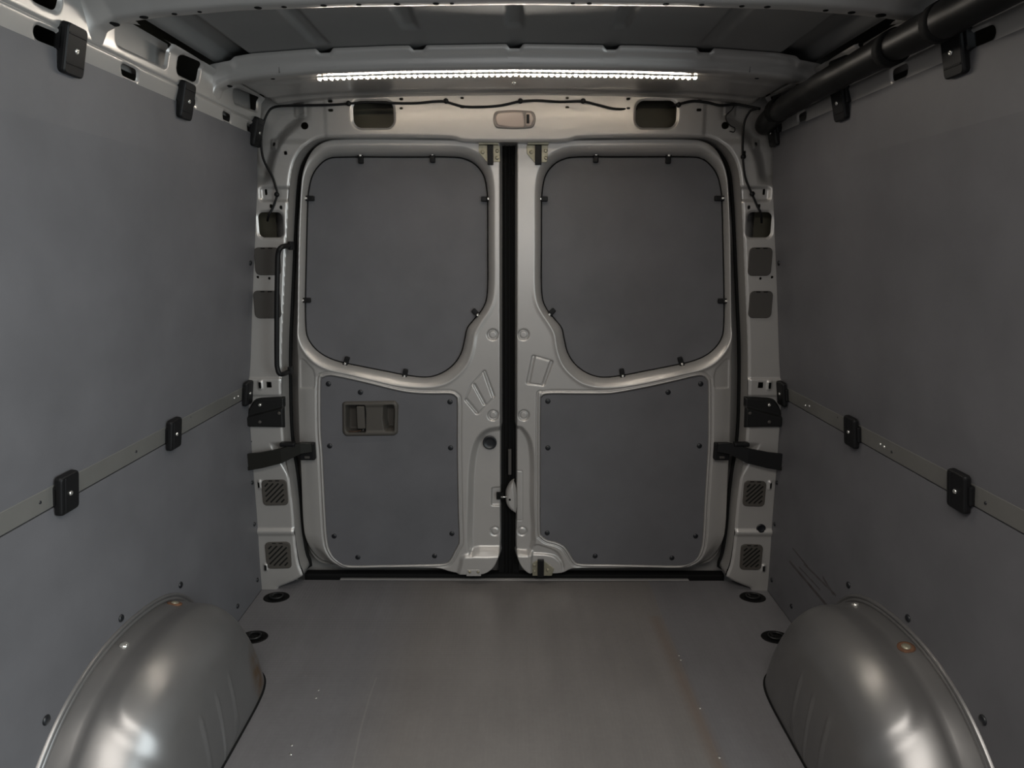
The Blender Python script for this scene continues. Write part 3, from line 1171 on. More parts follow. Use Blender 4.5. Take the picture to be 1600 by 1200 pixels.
def door(num, side, lower, outline, circles, word):
    root = empty('door_%d' % num, DR.at(side * .70, .7, 0))
    tag(root, 'silver %s rear door with grey plywood covers over its window and lower half' % word, 'door', kind='structure')
    wo, wi = (winO, winI) if side < 0 else (flipx(winO), flipx(winI))
    low = catmull(DR.poly(lower), 4)
    out = catmull(DR.poly(outline), 4)
    s = -side            # +1: towards centre increases U

    def P(px, py):
        return DR.uv(px, py)
    cir = [P(*c) for c in circles]
    hole_h = rounded(DR.poly([(537, 629), (620, 628), (620, 679), (538, 680)]), .004)

    def mf(U, V):
        return sdf(out, U, V) + .0

    def hf(U, V):
        d = sdf(out, U, V)
        h = np.zeros(U.shape)
        # rolled edge
        h -= .050 * (1 - ss(0, .0105, d)) ** 1.5
        # broad round on the hinge side
        hd = np.abs(U) - .60
        h -= .020 * (np.clip(1 - d / .085, 0, 1) ** 2.2) * ss(-.02, .03, hd) * (1 - ss(P(760, 560)[1], P(760, 540)[1], V) * .5)
        # bottom hinge corner sinks
        # window recess
        do = sdf(wo, U, V)
        di = -sdf(wi, U, V)
        t = np.where(do <= 0, 0, np.where(di <= 0, 1, do / np.maximum(do + di, 1e-6)))
        h -= .042 * (.22 * t + .78 * (1 - np.sqrt(np.clip(1 - t * t, 0, 1))))
        h -= .014 * ss(0, .003, -di)
        h += .0035 * gauss(do + .003, .006) * ss(P(760, 420)[1], P(760, 540)[1], V)
        # lower recess with bead line
        dl = sdf(low, U, V)
        h -= .009 * ss(-.001, .0035, dl)
        h -= .0060 * gauss(dl + .0100, .0028)
        h += .0016 * gauss(dl + .004, .003)
        if side < 0:
            h -= .044 * ss(-.002, .003, sdf(hole_h, U, V))
        hin = ss(abs(P(560, 880)[0]), abs(P(530, 880)[0]), np.abs(U))
        h -= .034 * ss(.008, .060, -dl) * ss(P(760, 835)[1], P(760, 884)[1], V) * hin
        # round pressings
        for i, (cx, cz) in enumerate(cir):
            r = np.hypot(U - cx, V - cz)
            if i < 2:
                h -= .0085 * ss(.0205, .0145, r) - .005 * ss(.0135, .010, r)
            else:
                h -= .0042 * gauss(r - .0145, .0028)
        c_in = P(784.8 if side < 0 else 804, 700)[0]
        dist_in = (c_in - U) * s            # distance from the centre edge
        # tall lock recess
        if side < 0:
            tall = catmull(DR.poly([(830, 668), (800, 666), (765, 669), (748, 680), (738, 700), (733, 730), (731, 780), (731, 862), (750, 864), (790, 864), (830, 864), (830, 760)]), 4)
            w0 = .022
            dt = sdf(tall, U, V)
            h -= .020 * ss(-.004, w0, dt)
            pad = catmull(DR.poly([(716, 930), (716, 880), (722, 866), (735, 863.5), (760, 863.5), (800, 863.5), (830, 880), (830, 930)]), 4)
            h += .011 * ss(0, .018, sdf(pad, U, V))
            # latch pocket
            pk = rounded(DR.poly([(800, 795), (766.5, 795), (766.5, 766), (771, 764), (800, 763)]), .008)
            h -= .008 * ss(0, .006, sdf(pk, U, V))
            for a, b, w_ in (((757, 581), (770.5, 619), .0048), ((741, 601.5), (757, 631), .0048), ((729, 625), (745, 645), .0048)):
                dd = segd(P(*a), P(*b), U, V)
                h -= .0060 * (1 - ss(.002, .0065, dd))
            fan = rounded(DR.poly([(757, 579), (773, 620), (747, 647), (727, 625), (736, 602)]), .006)
            h -= .0036 * gauss(sdf(fan, U, V), .0022)
        else:
            tall = catmull(DR.poly([(770, 668), (808, 666), (820, 672), (830, 690), (834, 720), (834, 780), (833, 862), (790, 864), (770, 864), (770, 760)]), 4)
            dt = sdf(tall, U, V)
            h -= .020 * ss(-.004, .016, dt)
            pad = catmull(DR.poly([(780, 866), (833, 864), (860, 866), (872, 872), (881, 886), (881, 930), (780, 930)]), 4)
            dp = sdf(pad, U, V)
            h += .008 * ss(0, .01, dp)
            pan = catmull(DR.poly([(833, 852), (855, 854), (872, 862), (880, 875), (883, 890), (883, 930), (833, 930), (828, 890)]), 4)
            h -= .008 * ss(0, .01, sdf(pan, U, V))
            plate = rounded(DR.poly([(780, 739), (816, 739), (816, 817), (780, 817)]), .004)
            h -= .0018 * gauss(sdf(plate, U, V), .0018)
            for a, b in (((834, 558), (826, 598)), ((861, 566), (849, 600))):
                dd = segd(P(*a), P(*b), U, V)
                h -= .0060 * (1 - ss(.002, .0065, dd))
            fan = rounded(DR.poly([(832, 555.5), (864, 564.5), (850, 602.5), (823, 599)]), .006)
            h -= .0036 * gauss(sdf(fan, U, V), .0022)
        # hinge-side pressed panel
        q = [(466, 563), (470, 560), (476, 563), (490, 577), (493, 588), (493, 604), (490, 607.5), (467, 608)]
        if side > 0: q = mirror(q)
        pr = rounded(DR.poly(q), .004)
        h -= .0035 * ss(-.001, .005, sdf(pr, U, V))
        return h
    xs = out[:, 0]
    sheet('door_shell', DR, xs.min() - .003, xs.max() + .003, out[:, 1].min() - .003, out[:, 1].max() + .003, .0022, hf, mf, M['silver'], root)
    # door edge going back to the outer skin
    A = np.sum(out[:, 0] * np.roll(out[:, 1], -1) - np.roll(out[:, 0], -1) * out[:, 1])
    oc = out if A > 0 else out[::-1]
    oc = oc[::-1]
    ribbon('door_edge', oc, DR, -.049, -.075, M['silver'], root)
    # covers
    def inset(Q, e):
        Q = np.array(Q)
        A = np.sum(Q[:, 0] * np.roll(Q[:, 1], -1) - np.roll(Q[:, 0], -1) * Q[:, 1])
        if A < 0: Q = Q[::-1]
        T = np.roll(Q, -1, 0) - np.roll(Q, 1, 0)
        T /= np.maximum(np.linalg.norm(T, axis=1, keepdims=True), 1e-9)
        return Q + np.stack([-T[:, 1], T[:, 0]], 1) * e
    hole = rounded(DR.poly([(538, 630), (619, 629), (619, 678), (539, 679)]), .004)
    for nm, Q, e, hz, lab in (('window_cover', wi, .0035, -.0425, 'grey plywood cover over the window'), ('lower_cover', low, .003, -.0015, 'grey plywood cover over the lower half')):
        lo, hi = Q.min(0), Q.max(0)

        def cm(U, V):
            k = sdf(Q, U, V) - e
            return np.minimum(k, -sdf(hole, U, V)) if (side < 0 and nm == 'lower_cover') else k
        n = sheet(nm, DR, lo[0], hi[0], lo[1], hi[1], .004, lambda U, V: np.full(U.shape, hz), cm, M['ply'], root)
        md = n.modifiers.new('thickness', 'SOLIDIFY')
        md.thickness = .006
        md.offset = -1
        n.data.polygons.foreach_set('use_smooth', [False] * len(n.data.polygons))
        n['label'] = lab
        if nm == 'window_cover':
            A_ = np.sum(Q[:, 0] * np.roll(Q[:, 1], -1) - np.roll(Q[:, 0], -1) * Q[:, 1])
            Qi = Q if A_ > 0 else Q[::-1]
            Qi = inset(Qi, .002)
            tube('cover_edge', [DR.at(a, b, -.0425) for a, b in np.vstack([Qi, Qi[:1]])], .0022, M['rubber'], root, 6, True, 1)
    return root


d1 = door(1, -1, LOW_L, OUT_HINGE + IN_L, [(770, 523), (770.5, 649), (773, 834)], 'left')
d2 = door(2, 1, LOW_R, (OUT_HINGE and [(1608 - x, y) for x, y in OUT_HINGE]) + IN_R, [(818, 523), (818.5, 649), (816, 834)], 'right')

# screws in the lower covers
sc_l = [(513, 600), (563, 613), (515, 697), (703, 628), (704, 700), (706, 834), (679, 869), (522, 838), (559, 871)]
sc_r = [(856, 627), (856, 700), (855, 833), (930, 869), (1095, 600), (1044, 613), (1093, 697), (1087, 838), (1050, 872)]
tmp = lathe('screw', [(.0086, -.001), (.0086, .0012), (.0072, .0030), (.003, .0036)], (0, 0, 0), (0, -1, 0), M['screwblack'], None, 16)
sc_me = tmp.data
bpy.data.objects.remove(tmp)
for root, lst in ((d1, sc_l), (d2, sc_r)):
    for px, py in lst:
        u, v = DR.uv(px, py)
        o = bpy.data.objects.new('screw', sc_me)
        COL.objects.link(o)
        o.parent = root
        o.matrix_parent_inverse = Matrix.Translation(-root.location)
        o.location = DR.at(u, v, -.0015)


# small black holders round the window covers
def holder(root, px, py, ang):
    """ang: direction (in the door plane) pointing from the frame into the window"""
    u, v = Plane((0, Y_DOOR + .038, 0), (1, 0, 0), (0, 0, 1)).uv(px, py)
    loc = Vector(DR.at(u, v, -.041))
    bm = bmesh.new()
    box_bm(bm, Vector((0, .004, .004)), (.0125, .022, .010), None, .003, 3)
    box_bm(bm, Vector((0, -.004, .008)), (.0125, .012, .006), None, .0025, 2)
    bmesh.ops.recalc_face_normals(bm, faces=bm.faces)
    me = bpy.data.meshes.new('window_clip'); bm.to_mesh(me); bm.free()
    me.materials.append(M['black'])
    o = bpy.data.objects.new('window_clip', me)
    COL.objects.link(o)
    o.parent = root
    a = math.radians(ang)
    yv = Vector((math.cos(a), 0, math.sin(a)))
    zv = Vector((0, -1, 0))
    xv = yv.cross(zv)
    R = Matrix((xv, yv, zv)).transposed().to_4x4()
    o.matrix_parent_inverse = Matrix.Translation(-root.location)
    o.matrix_basis = Matrix.Translation(loc) @ R @ Matrix.Scale(1.25, 4)
    s = bpy.data.objects.new('screw', scr_me)
    COL.objects.link(s); s.parent = o
    s.location = (0, -.004, .0105)
    s.scale = (.7, .7, .7)


for px, py, a in ((564, 246, -90), (676, 244.5, -90), (761, 311, 180), (745, 490, 135), (541, 565.5, 70), (633, 585, 80), (482, 310, 0), (477, 469, 0)):
    holder(d1, px, py, a)
for px, py, a in ((1044, 246, -90), (931, 244.5, -90), (846.5, 311, 0), (860, 489.5, 45), (1064, 566, 110), (972, 584.5, 100), (1125.5, 310, 180), (1130.5, 470, 180)):
    holder(d2, px, py, a)

# black round plug on the left door
u, v = DR.uv(765, 693)
g = lathe('grommet', [(.023, -.016), (.0235, -.008), (.021, -.006), (.018, -.009), (.008, -.010)], DR.at(u, v, .0), (0, -1, 0), M['screwblack'], d1, 24)
g['label'] = 'round black rubber grommet'

# rubber seals between the doors
gap = empty('trim_3', (DR.uv(794, 600)[0], 2.09, .7))
tag(gap, 'tall black rubber seal filling the gap between the rear doors', 'seal', kind='structure')
z0, z1 = .012, DR.uv(794, 221)[1]
x0, x1 = DR.uv(782, 600)[0], DR.uv(807, 600)[0]
box('seal_body', ((x0 + x1) / 2, 2.112, (z0 + z1) / 2), (x1 - x0 + .02, .02, z1 - z0), M['rubber'], gap, .002)
for f in (.3, .55, .8):
    box('seal_lip', (x0 + (x1 - x0) * f, 2.098, (z0 + z1) / 2), (.003, .014, z1 - z0 - .01), M['rubber'], gap, .001)
a = DR.uv(796.5, 706); b = DR.uv(796.5, 746)
k = box('striker_bar', (a[0], 2.085, (a[1] + b[1]) / 2), (.011, .012, abs(a[1] - b[1])), M['cover'], gap, .002)


# ------------------------------------------------------------------ lock parts (children of the doors)
def bolts(parent, pl, pts, r, h, m=None):
    for px, py in pts:
        u, v = pl.uv(px, py)
        lathe('bolt', [(r, -.001), (r, .002), (r * .7, .0035), (r * .25, .003)], pl.at(u, v, h), (0, -1, 0), m or M['zinc'], parent, 12)


def top_latch(root, x0, x1, plate, rod, bl):
    q = rounded(DR.poly(plate), .003)
    o = slab('latch_plate', DR, q, -.002, .003, M['zinc'], root, .001)
    o['label'] = 'yellowish zinc latch plate'
    a, b = DR.uv(rod[0], rod[2]), DR.uv(rod[1], rod[3])
    box('latch_rod', ((a[0] + b[0]) / 2, Y_DOOR - .006, (a[1] + b[1]) / 2), (abs(b[0] - a[0]), .014, abs(b[1] - a[1])), M['black'], root, .002)
    a, b = DR.uv(x0, 220.5), DR.uv(x1, 227)
    box('striker_plate', ((a[0] + b[0]) / 2, Y_DOOR - .008, (a[1] + b[1]) / 2), (abs(b[0] - a[0]), .016, abs(b[1] - a[1])), M['zinc'], root, .001)
    bolts(root, DR, bl, .0055, .003)


top_latch(d1, 748, 779, [(748, 227), (781, 227), (781.5, 253), (760, 253), (748, 238)], (761.5, 771, 227, 258), [(754, 238), (777, 236), (777, 247)])
top_latch(d2, 824, 857, [(822.5, 227), (856, 227), (856, 247), (854, 254), (835, 254), (823, 240)], (836, 846, 227, 258), [(830, 238), (852.5, 236), (853, 247)])
# bottom latches
q = rounded(DR.poly([(731, 888), (750, 888), (752, 897.5), (729, 897.5)]), .002)
slab('latch_plate', DR, q, .003, .0125, M['silver'], d1, .001)
bolts(d1, DR, [(734.5, 891), (747.5, 891)], .005, .0125)
q = rounded(DR.poly([(832, 880), (838, 876), (850, 876), (866, 888), (862, 899), (832, 899)]), .002)
slab('latch_plate', DR, q, -.004, .0035, M['zinc'], d2, .001)
a, b = DR.uv(840, 873.5), DR.uv(849.5, 899)
box('latch_rod', ((a[0] + b[0]) / 2, Y_DOOR - .006, (a[1] + b[1]) / 2), (abs(b[0] - a[0]), .014, abs(b[1] - a[1])), M['black'], d2, .002)
bolts(d2, DR, [(835, 882.5), (835, 892), (856, 890)], .0055, .0035)
# mid lock: pocket with dark catch on the left, silver dome on the right
a, b = DR.uv(775.5, 772.5), DR.uv(787, 783)
box('catch', ((a[0] + b[0]) / 2, Y_DOOR + .018, (a[1] + b[1]) / 2), (abs(b[0] - a[0]), .010, abs(b[1] - a[1])), M['rubber'], d1, .001)
c = DR.uv(788, 778)
tube('catch_pin', [(c[0] - .012, Y_DOOR + .008, c[1]), (c[0] + .008, Y_DOOR + .008, c[1])], .003, M['chrome'], d1, 8, True, 1)


def dome():
    # eye-shaped silver striker housing standing over the gap
    P = DR.poly([(804, 752), (797, 757), (791, 768), (789.5, 778), (791, 790), (797, 799), (804, 803.5)])
    Q = DR.poly([(806, 806), (808, 795), (808, 780), (806.5, 765), (803, 755)])
    o_ = catmull(np.vstack([P, Q]), 4)
    lo, hi = o_.min(0) - .002, o_.max(0) + .002

    def mf(U, V): return sdf(o_, U, V)

    def hf(U, V):
        d = sdf(o_, U, V)
        return -.028 + .030 * np.sqrt(np.clip(1 - (1 - np.clip(d / .014, 0, 1)) ** 2, 0, 1))
    o = sheet('lock_housing', DR, lo[0], hi[0], lo[1], hi[1], .0015, hf, mf, M['silver'], d2)
    u, v = DR.uv(796.5, 780.5)
    lathe('lock_hole', [(.004, -.002), (.004, .001), (.002, .0012)], DR.at(u, v, .0012), (0, -1, 0), M['rubber'], d2, 12)


dome()


# ------------------------------------------------------------------ inner door handle (left)
def inner_handle():
    root = empty('door_handle', DR.at(*DR.uv(578, 655), -.0015))
    root.parent = d1
    root.matrix_parent_inverse = Matrix.Translation(-d1.location)
    root['label'] = 'taupe plastic inner door handle with two recesses'
    out = rounded(DR.poly([(534.5, 630), (538, 627), (618, 626), (623, 632), (622, 677), (616, 681), (540, 682), (535, 676)]), .006, 5)
    recL = rounded(DR.poly([(540, 632), (571, 632), (572.5, 645), (572, 676), (543, 676), (540, 670)]), .006)
    recR = rounded(DR.poly([(598, 632), (616, 631), (618, 640), (617, 674), (600, 674), (597, 655)]), .008)
    lo, hi = out.min(0) - .002, out.max(0) + .002

    def mf(U, V): return sdf(out, U, V)

    def hf(U, V):
        d = sdf(out, U, V)
        h = -.006 + .013 * np.sqrt(np.clip(1 - (1 - np.clip(d / .010, 0, 1)) ** 2, 0, 1))
        h -= .004 * ss(.012, .022, d)
        h -= .040 * ss(0, .005, sdf(recL, U, V))
        h -= .040 * ss(0, .012, sdf(recR, U, V))
        return h
    # the cover board has to give way behind the recesses, so the bezel carries them above the board
    def hf2(U, V): return np.maximum(hf(U, V), -.0012) * 1.0
    o = sheet('bezel', DR, lo[0], hi[0], lo[1], hi[1], .0014, lambda U, V: hf(U, V) + .018 * 0, mf, M['taupe'], root)
    a, b = DR.uv(557.5, 634), DR.uv(571.5, 669)
    lv = bmesh.new()
    box_bm(lv, Vector(((a[0] + b[0]) / 2, Y_DOOR - .004, (a[1] + b[1]) / 2)), (abs(b[0] - a[0]), .012, abs(b[1] - a[1])), None, .004, 3)
    o = from_bm('lever', lv, M['taupe'], root)
    a, b = DR.uv(556, 633), DR.uv(573.5, 671)
    lv = bmesh.new()
    box_bm(lv, Vector(((a[0] + b[0]) / 2, Y_DOOR + .002, (a[1] + b[1]) / 2)), (abs(b[0] - a[0]), .010, abs(b[1] - a[1])), None, .004, 3)
    from_bm('lever_shadow_gap', lv, M['rubber'], root).name = 'lever_gap_shade'  # black block behind the lever, standing in for the shadow gap round it
    u, v = DR.uv(568, 671.5)
    lathe('screw', [(.003, -.01), (.003, .001), (.001, .0016)], DR.at(u, v, .006), (0, -1, 0), M['cover'], root, 10)
    a, b = DR.uv(545, 674.5), DR.uv(564, 672)
    tube('spring_wire', [DR.at(a[0], a[1], -.004), DR.at((a[0] + b[0]) / 2, a[1], -.002), DR.at(b[0], b[1], .003)], .001, M['rust'], root, 6, True, 3)
    return out, recL, recR


h_out, h_rl, h_rr = inner_handle()

# ------------------------------------------------------------------ header lamp, grab handle, covers, brackets
def header_lamp():
    c = FR.uv(804, 187)
    root = empty('interior_lamp', FR.at(c[0], c[1], 0))
    tag(root, 'unlit oblong interior lamp with clouded lens and black switch on the header', 'lamp')
    P = rounded(FR.poly([(770, 186), (773, 174), (800, 172), (834, 174), (838, 186), (834, 200), (804, 202), (773, 200)]), .02, 4)
    slab('housing', FR, P, -.001, .007, M['lamp_frame'], root, .003)
    P = rounded(FR.poly([(774, 186), (777, 177), (800, 175.5), (818, 176), (820, 199), (800, 200), (777, 197)]), .008, 4)
    o = slab('lens', FR, P, .004, .0105, M['lens'], root, .003)
    o['label'] = 'clouded pinkish grey lens'
    P = rounded(FR.poly([(821.5, 176.5), (830, 177), (834, 186), (830, 197), (821.5, 198)]), .006, 4)
    slab('end_cap', FR, P, .004, .0102, M['lens'], root, .003)
    P = FR.poly([(822.5, 180), (827, 180), (827, 194), (822.5, 194)])
    slab('switch', FR, P, .006, .014, M['black'], root, .001)


header_lamp()


def grab_handle():
    root = empty('grab_handle', FR.at(*FR.uv(434, 485), 0))
    tag(root, 'black tubular grab handle upright on the left rear pillar', 'handle')
    y = 1.965
    pts = [on_y(455, 384, 2.04), on_y(445, 384.5, 1.985), on_y(438, 388, y), on_y(434.5, 397, y), on_y(433.5, 420, y), on_y(432.5, 485, y), on_y(432.5, 560, y), on_y(433.5, 575, y), on_y(437, 584, y), on_y(444, 584, 1.985), on_y(454, 579, 2.04)]
    tube('bar', pts, .0075, M['black'], root, 14, True, 6)
    for px, py in ((453, 384), (452.5, 579.5)):
        p = on_y(px, py, 2.02)
        box('foot', (p[0], 2.03, p[2]), (.012, .026, .026), M['black'], root, .003)


grab_handle()


def cover_plate(px0, py0, px1, py1, label, hatched, skew=0.0):
    c = rect_px(FR, px0, py0, px1, py1)
    hh = float(frame_height(np.array([[c[0]]]), np.array([[c[1]]]))[0, 0])
    root = empty('hole_cover', FR.at(c[0], c[1], hh))
    tag(root, label, 'cover', 'plastic hole covers on the rear pillars')
    k = skew
    P = rounded([(c[0] - c[2], c[1] - c[3] + k), (c[0] + c[2], c[1] - c[3] - k), (c[0] + c[2], c[1] + c[3] - k), (c[0] - c[2], c[1] + c[3] + k)], .017, 6)
    slab('plate', FR, P, hh - .002, hh + .0035, M['cover'] if not hatched else M['taupe'], root, .002)
    # moulding tabs
    for dx in (-.011, .012):
        for sg in (1, -1):
            z = c[1] + sg * (c[3] - .003) - (dx / c[2]) * k
            box('tab', (c[0] + dx, Y_FRAME - hh - .0035, z), (.013, .002, .003), M['rubber'] if sg > 0 else M['cover'], root, .0004)
    if hatched:
        w = c[2] * .70
        hgt = c[3] * .72
        n = 7
        for i in range(n):
            t = -1 + 2 * (i + .5) / n
            # diagonal slot x*cos + ... clipped to the square
            off = t * (w + hgt)
            a = (-w, -w - off) ; pts = []
            # line z = x - off within [-w,w]x[-hgt,hgt]
            xs_ = [max(-w, -hgt + off), min(w, hgt + off)]
            if xs_[1] - xs_[0] < .003: continue
            p0 = (c[0] + xs_[0], c[1] + xs_[0] - off)
            p1 = (c[0] + xs_[1], c[1] + xs_[1] - off)
            mid = ((p0[0] + p1[0]) / 2, Y_FRAME - hh - .0035, (p0[1] + p1[1]) / 2)
            L_ = math.hypot(p1[0] - p0[0], p1[1] - p0[1])
            box('slot', mid, (L_ + .003, .0015, .0052), M['hatch'], root, .0005, R=Matrix.Rotation(-math.pi / 4, 3, 'Y'))


cover_plate(400, 386.5, 437, 430, 'plain hole cover behind the grab handle on the left pillar, upper of two', False)
cover_plate(399, 454, 437, 497.5, 'plain hole cover behind the grab handle on the left pillar, lower of two', False)
cover_plate(1167.5, 386.5, 1207.5, 431, 'plain hole cover on the right pillar directly below the open hole', False)
cover_plate(1168.5, 454.5, 1208, 497, 'plain hole cover on the right pillar, lower of the two plain ones', False)
cover_plate(411.5, 749.5, 448, 789.5, 'slotted vent cover on the left pillar just below the door check arm', True, -.001)
cover_plate(418.5, 845.5, 454.5, 886.5, 'slotted taupe vent cover at the foot of the left rear pillar', True, -.001)
cover_plate(1159.5, 751, 1197.5, 791, 'slotted vent cover on the right pillar just below the door check arm', True, .001)
cover_plate(1153.5, 849, 1191, 888.5, 'slotted taupe vent cover at the foot of the right rear pillar', True, .001)

# black round plug low on the right pillar
lathe_o = lathe('blanking_plug', [(.0155, -.002), (.0155, .001), (.012, .002), (.010, .0005), (.003, .0005)], FR.at(cR[0], cR[1], .004), (0, -1, 0), M['screwblack'], None, 20)
tag(lathe_o, 'round black plug low on the right rear pillar above the bottom vent cover', 'plug')


def pillar_bracket(side):
    w = 'left' if side < 0 else 'right'
    mm = (lambda L: L) if side < 0 else mirror
    c = FR.uv(*(mm([(415, 645)])[0]))
    root = empty('hinge_bracket', FR.at(c[0], c[1], 0))
    tag(root, 'black folded steel bracket bolted to the %s rear pillar above the check arm' % w, 'bracket')
    P = DR0 = Plane((0, 2.008, 0), (1, 0, 0), (0, 0, 1))
    out = rounded(P.poly(mm([(396, 625), (405, 622.5), (444, 620.5), (445.5, 668), (386, 667), (385, 655), (386, 640)])), [.01, .01, .002, .002, .008, .01, .02], 4)
    if side > 0: out = out
    lo, hi = out.min(0) - .003, out.max(0) + .003
    A_, B_ = P.uv(*mm([(387, 650)])[0]), P.uv(*mm([(444, 635)])[0])

    def mf(U, V): return sdf(out, U, V)

    def hf(U, V):
        d = sdf(out, U, V)
        line = (V - A_[1]) - (U - A_[0]) * (B_[1] - A_[1]) / (B_[0] - A_[0])
        return -.012 * (1 - ss(0, .006, d)) + .010 * ss(.002, -.006, line)
    sheet('plate', P, lo[0], hi[0], lo[1], hi[1], .002, hf, mf, M['bracket'], root)
    for px, py in mm([(406.5, 632.5), (438, 644.5), (408, 658)]):
        u, v = P.uv(px, py)
        lathe('bolt', [(.0055, -.004), (.0055, .002), (.003, .004), (.001, .0035)], P.at(u, v, .003 if py < 640 else .011), (0, -1, 0), M['cover'] if py > 640 else M['chrome'], root, 12)


for s in (-1, 1):
    pillar_bracket(s)


def check_arm(side):
    w = 'left' if side < 0 else 'right'
    mm = (lambda L: L) if side < 0 else mirror
    c = FR.uv(*(mm([(440, 706)])[0]))
    root = empty('door_check', FR.at(c[0], c[1], 0))
    tag(root, 'black door check arm running from the %s side wall to the %s rear door' % (w, w), 'door check arm')
    # housing on the door
    a, b = DR.uv(*mm([(470, 690)])[0]), DR.uv(*mm([(495, 716)])[0])
    cx, cz = (a[0] + b[0]) / 2, (a[1] + b[1]) / 2
    box('housing', (cx, Y_DOOR - .012, cz), (abs(b[0] - a[0]), .024, abs(b[1] - a[1])), M['black'], root, .004)
    a2 = DR.uv(*mm([(483.5, 711)])[0])
    box('roller', (a2[0], Y_DOOR - .0245, a2[1]), (.017, .003, .008), M['cover'], root, .001)
    # flat arm, swept strip
    pts = mm([(386, 722), (408, 719), (440, 712), (470, 700), (488, 699)])
    Y_ = [1.985, 1.992, 2.000, 2.016, 2.030]
    hts = [.056, .054, .050, .038, .030]
    V, Fc = [], []
    C = [on_y(p[0], p[1], y) for p, y in zip(pts, Y_)]
    th = .005
    for p, hh in zip(C, hts):
        for dy, dz in ((-th, -hh / 2), (th, -hh / 2), (th, hh / 2), (-th, hh / 2)):
            V.append((p[0], p[1] + dy, p[2] + dz))
    n = len(C)
    for i in range(n - 1):
        for k in range(4):
            j = (k + 1) % 4
            Fc.append((i * 4 + k, i * 4 + j, (i + 1) * 4 + j, (i + 1) * 4 + k))
    Fc += [(3, 2, 1, 0), tuple(4 * (n - 1) + k for k in range(4))]
    bm = bmesh.new()
    vs = [bm.verts.new(v) for v in V]
    for f in Fc: bm.faces.new([vs[k] for k in f])
    bmesh.ops.recalc_face_normals(bm, faces=bm.faces)
    bmesh.ops.bevel(bm, geom=list(bm.edges), offset=.0012, segments=1, affect='EDGES')
    from_bm('arm', bm, M['strap'] if side < 0 else M['black'], root)
    # cover near the seam
    p = on_y(*mm([(450, 694)])[0], 2.012)
    box('pivot_cover', (p[0], 2.012, p[2]), (.05, .024, .014), M['black'], root, .005)
    p = on_y(*mm([(389, 731)])[0], 1.985)
    box('hook', (p[0] + side * .002, 1.985, p[2]), (.010, .016, .012), M['strap'], root, .001)


for s in (-1, 1):
    check_arm(s)


# ------------------------------------------------------------------ cables on the header
def cable(name, pts, r, label, ties=(), Ys=None):
    P = []
    for i, (x, y) in enumerate(pts):
        Y = Y_FRAME - r - .002 if Ys is None else Ys[i]
        P.append(on_y(x, y, Y))
    root = empty(name, P[0])
    tag(root, label, 'cable')
    tube('wire', P, r, M['black'], root, 8, True, 5)
    for x, y in ties:
        q = on_y(x, y, Y_FRAME - .005)
        lathe('cable_tie', [(.006, -.004), (.0075, 0), (.0075, .005), (.004, .008)], q, (0, -1, 0), M['black'], root, 10)
    return root


F_ = Y_FRAME - .005
cable('cable', [(418, 345), (420, 336), (426, 325), (433, 304), (430, 290), (425, 275), (412, 250), (408, 225), (410, 200), (418, 177), (430, 167), (462, 165), (512, 164), (545, 162), (575, 160), (612, 161), (650, 161), (680, 158.5), (697, 159), (722, 166), (750, 167), (780, 165), (800, 161), (812, 158.5), (840, 157), (875, 159), (910, 158.5), (935, 164), (962, 170), (995, 170)],
      .0035, 'long black cable along the header and down the left pillar', [(545, 162), (697, 158), (813, 158), (911, 158), (433, 304)],
      [F_ + .02, F_ - .001] + [F_] * 4 + [F_ - .001] + [F_] * 7 + [F_ + .001] + [F_] * 14 + [F_ + .02])
cable('cable', [(1048, 166), (1060, 163), (1082, 158), (1105, 160), (1125, 164.5), (1150, 163), (1168, 166), (1188, 170)], .0038,
      'short black cable from the right header hole to the black duct', [(1060, 164)], [F_ + .02] + [F_] * 5 + [F_ - .01, F_ - .03])
cable('cable', [(1182, 170), (1172, 174), (1163, 192), (1160.5, 222), (1161, 250), (1164, 275), (1170, 292), (1175, 303), (1183, 321), (1189, 334), (1190, 348)], .0033,
      'black cable hanging down the right pillar into its hole', [(1175, 303), (1161, 245)], [F_ - .02, F_ - .01] + [F_] * 8 + [F_ + .02])
cable('cable', [(1147, 166), (1143, 172), (1135, 180), (1135, 188), (1141, 196), (1148, 200), (1147, 206), (1140, 205)], .0014,
      'thin curled wire end hanging beside the round hole at the right of the header', [], None)


# ------------------------------------------------------------------ black duct along the right roof edge
def duct():
    root = empty('duct', (.70, 1.4, 1.53))
    tag(root, 'thick black flexible duct running along the top of the right wall', 'duct')
    pts = [(.735, 2.0, 1.508), (.717, 1.88, 1.515), (.708, 1.7, 1.521), (.705, 1.5, 1.522), (.703, 1.3, 1.522), (.700, 1.1, 1.520), (.700, .9, 1.52), (.70, .5, 1.52), (.70, .0, 1.52)]
    r0 = .029
    tube('pipe', pts, lambda s: r0 + .0012 * math.sin(s * 31) + .0008 * math.sin(s * 67), M['duct'], root, 24, True, 10)
    for y, x in ((1.86, .715), (1.30, .703), (1.155, .702), (.95, .7)):
        tube('collar', [(x, y - .012, 1.521), (x, y + .012, 1.521)], .0325, M['rubber'], root, 24, True, 1)


duct()


